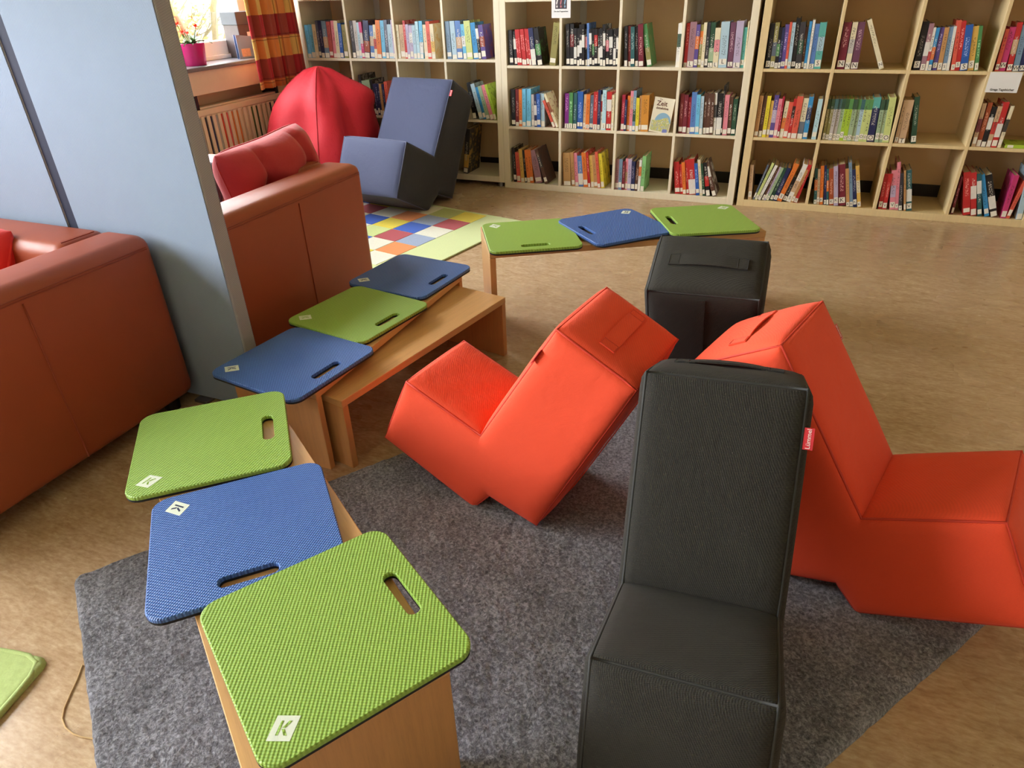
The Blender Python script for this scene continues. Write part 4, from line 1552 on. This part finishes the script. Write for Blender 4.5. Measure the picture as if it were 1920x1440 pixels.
for k, yy in enumerate(ys):
    if yy < y0 + .02 or yy > y1 - .04:
        continue
    cch = seq[(k - 24) % len(seq)]
    bm = B()
    tube(bm, [(-.0085, yy, .20), (-.0085, yy, .583)], .0075, 8)
    obj('groove', bm, GM[cch], t)
    a, b = yy + .0105, yy + .0392
    bm = B()
    box(bm, -.013, .0, a, b, .19, .592, .005, 2)
    obj('rib', bm, 'radiator', t)
obj('rib', boxm(-.013, 0, y1 - .022, y1, .19, .592, .005, 2), 'radiator', t)
bm = B()
tube(bm, [(-.05, y1 - .05, .0), (-.05, y1 - .05, .16)], .011, 10)
obj('supply_pipe', bm, 'radiator', t)

# ------------------------------------------------------------------ curtain
def curtain():
    root = thing('curtain', 'red and yellow plaid curtain hanging beside the left bookcase', 'curtain', (-3.53, 4.26, .70))
    n, m = 110, 30
    ya, yb, z0, z1 = -.245, .30, 0, 1.75
    me_v, uvs = [], []
    P = np.zeros((n, m, 3))
    arc = 0.0
    prev = None
    U = []
    for i in range(n):
        s = i / (n - 1)
        y = ya + (yb - ya) * s
        x = .024 * math.sin(2 * PI * s * 4.6 + .4) + .011 * math.sin(2 * PI * s * 9.7 + 1.2)
        if prev is not None:
            arc += math.hypot(x - prev[0], y - prev[1])
        prev = (x, y)
        U.append(arc)
        for j in range(m):
            v = j / (m - 1)
            P[i, j] = (x * (1.12 - .35 * v) + .004 * math.sin(9 * s + 5 * v), y * (1.0 - .05 * v), z0 + (z1 - z0) * v)
    vs, fs = grid_mesh(P)
    me = mesh_from('curtain_cloth', vs, fs)
    uv = me.uv_layers.new(name='UVMap')
    for lp in me.loops:
        i, j = divmod(lp.vertex_index, m)
        uv.data[lp.index].uv = (U[i], P[i, j][2])
    o = obj('cloth', me, 'plaid', root, True)
    md = o.modifiers.new('thickness', 'SOLIDIFY')
    md.thickness = .0016
    bm = B()
    tube(bm, [(.0, -.6, 1.765), (.0, .42, 1.765)], .012, 10)
    obj('curtain_rod', bm, 'metal', root)
    for k in range(8):
        bm = B()
        tube(bm, [(.0 + .018 * math.cos(2 * PI * q / 14), -.21 + .066 * k, 1.765 + .018 * math.sin(2 * PI * q / 14)) for q in range(14)], .0025, 6, closed=True)
        obj('curtain_ring', bm, 'metal', root)
    return root


curtain()

# ------------------------------------------------------------------ things on the window sill
t = thing('potted_plant', 'orange flowering plant in a magenta pot on the window sill', 'plant', (-3.74, 3.715, WZ0))
bm = B()
lathe(bm, [(.0, .0), (.066, .0), (.070, .004), (.083, .128), (.084, .130), (.078, .130), (.076, .112), (.0, .112)], 32)
obj('pot', bm, 'pot', t, True)
bm = B()
lathe(bm, [(.0, .114), (.0755, .110), (.07, .105)], 20)
obj('soil', bm, 'soil', t)


def leaf_mesh(L, w, droop):
    n = 7
    bm = B()
    L_, R_ = [], []
    for i in range(n):
        s = i / (n - 1)
        ww = w * math.sin(PI * min(1, s * .92 + .06)) ** .8
        x = L * s
        z = L * (.75 * s - droop * s * s)
        L_.append(bm.verts.new((x, ww, z + .004)))
        R_.append(bm.verts.new((x, -ww, z + .004)))
    C_ = [bm.verts.new((L * i / (n - 1), 0, L * (.75 * i / (n - 1) - droop * (i / (n - 1)) ** 2))) for i in range(n)]
    for i in range(n - 1):
        bm.faces.new((L_[i], C_[i], C_[i + 1], L_[i + 1]))
        bm.faces.new((C_[i], R_[i], R_[i + 1], C_[i + 1]))
    return bm


rl = random.Random(3)
for k in range(22):
    o = obj('leaf', leaf_mesh(rl.uniform(.07, .13), rl.uniform(.008, .014), rl.uniform(.35, .95)), 'leaf', t, True)
    o.location = (rl.uniform(-.03, .03), rl.uniform(-.03, .03), .112)
    o.rotation_euler = (0, rl.uniform(-.3, .1), k * 2.4 + rl.uniform(-.3, .3))
for k, (fx, fy, fz) in enumerate([(-.01, -.062, .235), (.0, -.03, .195), (.02, .055, .215), (-.03, .02, .18), (.025, -.075, .19)]):
    bm = B()
    tube(bm, [(fx * .2, fy * .2, .11), (fx * .6, fy * .6, .16), (fx, fy, fz)], .003, 6)
    st_ = obj('stem', bm, 'leaf', t)
    bm = B()
    for q in range(14):
        a, el = q * 2.4, rl.uniform(-.6, 1.2)
        d = Vector((math.cos(a) * math.cos(el), math.sin(a) * math.cos(el), math.sin(el)))
        s = d.cross(Vector((0, 0, 1))).normalized()
        c = Vector((fx, fy, fz))
        p = [c, c + d * .014 + s * .007, c + d * .027, c + d * .014 - s * .007]
        q_ = [bm.verts.new(v) for v in p]
        bm.faces.new(q_)
    obj('bloom', bm, 'bloom', st_)

t = thing('carton_box', 'brown grey carton with a grey lid on the window sill by the curtain', 'box', (-3.795, 4.30, WZ0), math.radians(-8))
obj('carton', boxm(-.075, .075, -.12, .12, 0, .225, .004), 'carton', t)
obj('lid', boxm(-.08, .08, -.125, .125, .205, .285, .004), 'carton_lid', t)
obj('sticker', boxm(.075, .0765, -.05, .06, .07, .16), 'paper', t)
t = thing('document_tray', 'slate blue cardboard folder standing in front of the carton on the sill', 'folder', (-3.70, 4.20, WZ0), math.radians(-14))
bm = B()
q = [(-.10, .0), (.16, .0), (.16, .118), (-.10, .150)]
for xx in (-.012, .012):
    f = [bm.verts.new((xx, y_, z_)) for y_, z_ in q]
    g = [bm.verts.new((xx + .003, y_, z_)) for y_, z_ in q]
    bm.faces.new(f)
    bm.faces.new(g[::-1])
    for i in range(4):
        bm.faces.new((f[i], g[i], g[(i + 1) % 4], f[(i + 1) % 4]))
obj('folder_sides', bm, 'folder', t)
obj('folder_bottom', boxm(-.012, .015, -.10, .16, 0, .003), 'folder', t)
obj('picture_label', boxm(.0152, .0162, -.075, -.005, .012, .062), plain('picture_print', rgb(190, 150, 130), .5, .4, 90), t)

# ------------------------------------------------------------------ outdoors beyond the window
struct('ground_outside', boxm(-40, -4.1, -25, 45, -.75, -.6), 'grass')


def tree(name, label, loc, h, seed, mat='bark', depth=4, leaf='twig', nl=900, spread=.55, leafsize=.05):
    r = random.Random(seed)
    root = thing(name, label, 'tree' if h > 3 else 'shrub', loc)
    bm = B()
    ends = []

    def grow(p, d, L, rad, k):
        q = p + d * L
        tube(bm, [p, p + d * L * .5 + Vector((r.uniform(-1, 1), r.uniform(-1, 1), 0)) * L * .05, q], [rad, rad * .85, rad * .65], 6, False)
        ends.append((p, q))
        if k == 0:
            return
        for _ in range(r.choice((2, 3, 3))):
            nd = (d + Vector((r.uniform(-1, 1), r.uniform(-1, 1), r.uniform(-.25, .6))) * spread * 1.5).normalized()
            grow(p + d * L * r.uniform(.6, 1), nd, L * r.uniform(.62, .8), rad * .55, k - 1)
    nst = 1 if h > 3 else 5
    for s in range(nst):
        d = Vector((r.uniform(-.3, .3), r.uniform(-.3, .3), 1)).normalized()
        grow(Vector((r.uniform(-.25, .25), r.uniform(-.25, .25), 0)) if nst > 1 else Vector((0, 0, 0)), d, h * .34, h * .018, depth)
    obj('branches', bm, mat, root)
    bm = B()
    for _ in range(nl):
        p, q = r.choice(ends[len(ends) // 5:])
        c = p.lerp(q, r.random()) + Vector((r.uniform(-1, 1), r.uniform(-1, 1), r.uniform(-1, 1))) * .12
        d = Vector((r.uniform(-1, 1), r.uniform(-1, 1), r.uniform(-.4, 1))).normalized()
        s = d.cross(Vector((r.random(), r.random(), .3))).normalized()
        L = leafsize * r.uniform(.6, 1.8)
        bm.faces.new([bm.verts.new(c), bm.verts.new(c + d * L * .5 + s * L * .22), bm.verts.new(c + d * L), bm.verts.new(c + d * L * .5 - s * L * .22)])
    fo_ = obj('foliage', bm, leaf, root)
    fo_['kind'] = 'stuff'
    return root


tree('bare_tree', 'bare branching tree close to the window', (-6.0, 6.0, -.6), 4.2, 5, depth=5, nl=500, spread=.6)
SH = [(-7.2, 5.6, 2.0), (-7.9, 7.0, 2.4), (-9.2, 8.4, 2.5), (-6.9, 9.2, 2.2), (-10.4, 6.4, 2.6), (-11.0, 10.6, 2.8)]
SL = ['yellow green twiggy shrub just outside the window, behind the flower pot', 'yellow green twiggy shrub behind the bare tree',
      'tall twiggy shrub at the right of the window view', 'dense twiggy shrub in the middle of the window view',
      'pale twiggy shrub at the far left outside', 'furthest twiggy shrub outside the window']
for k, ((a, b, h), l_) in enumerate(zip(SH, SL)):
    tree('garden_shrub', l_, (a, b, -.6), h, 20 + k, depth=3, nl=2600, spread=.5, leafsize=.06)
t = thing('house', 'white rendered house far outside the window', 'house', (-20, 14, -.6))
obj('facade', boxm(-4, 4, -6, 6, 0, 5.2), 'house', t)
bm = B()
vs = [bm.verts.new(p) for p in ((-4.4, -6.4, 5.2), (4.4, -6.4, 5.2), (4.4, 6.4, 5.2), (-4.4, 6.4, 5.2), (0, -6.4, 7.6), (0, 6.4, 7.6))]
for q in ((0, 1, 4), (1, 2, 5, 4), (2, 3, 5), (3, 0, 4, 5), (3, 2, 1, 0)):
    bm.faces.new([vs[i] for i in q])
obj('roof', bm, 'roof', t)
for k in range(4):
    for zz in (1.0, 3.2):
        wnd = obj('window', boxm(4.0, 4.04, -5 + k * 2.8, -3.8 + k * 2.8, zz, zz + 1.3), 'frame_white', t)
        obj('pane', boxm(4.03, 4.05, -4.9 + k * 2.8, -3.9 + k * 2.8, zz + .1, zz + 1.2), 'dark_glass', wnd)
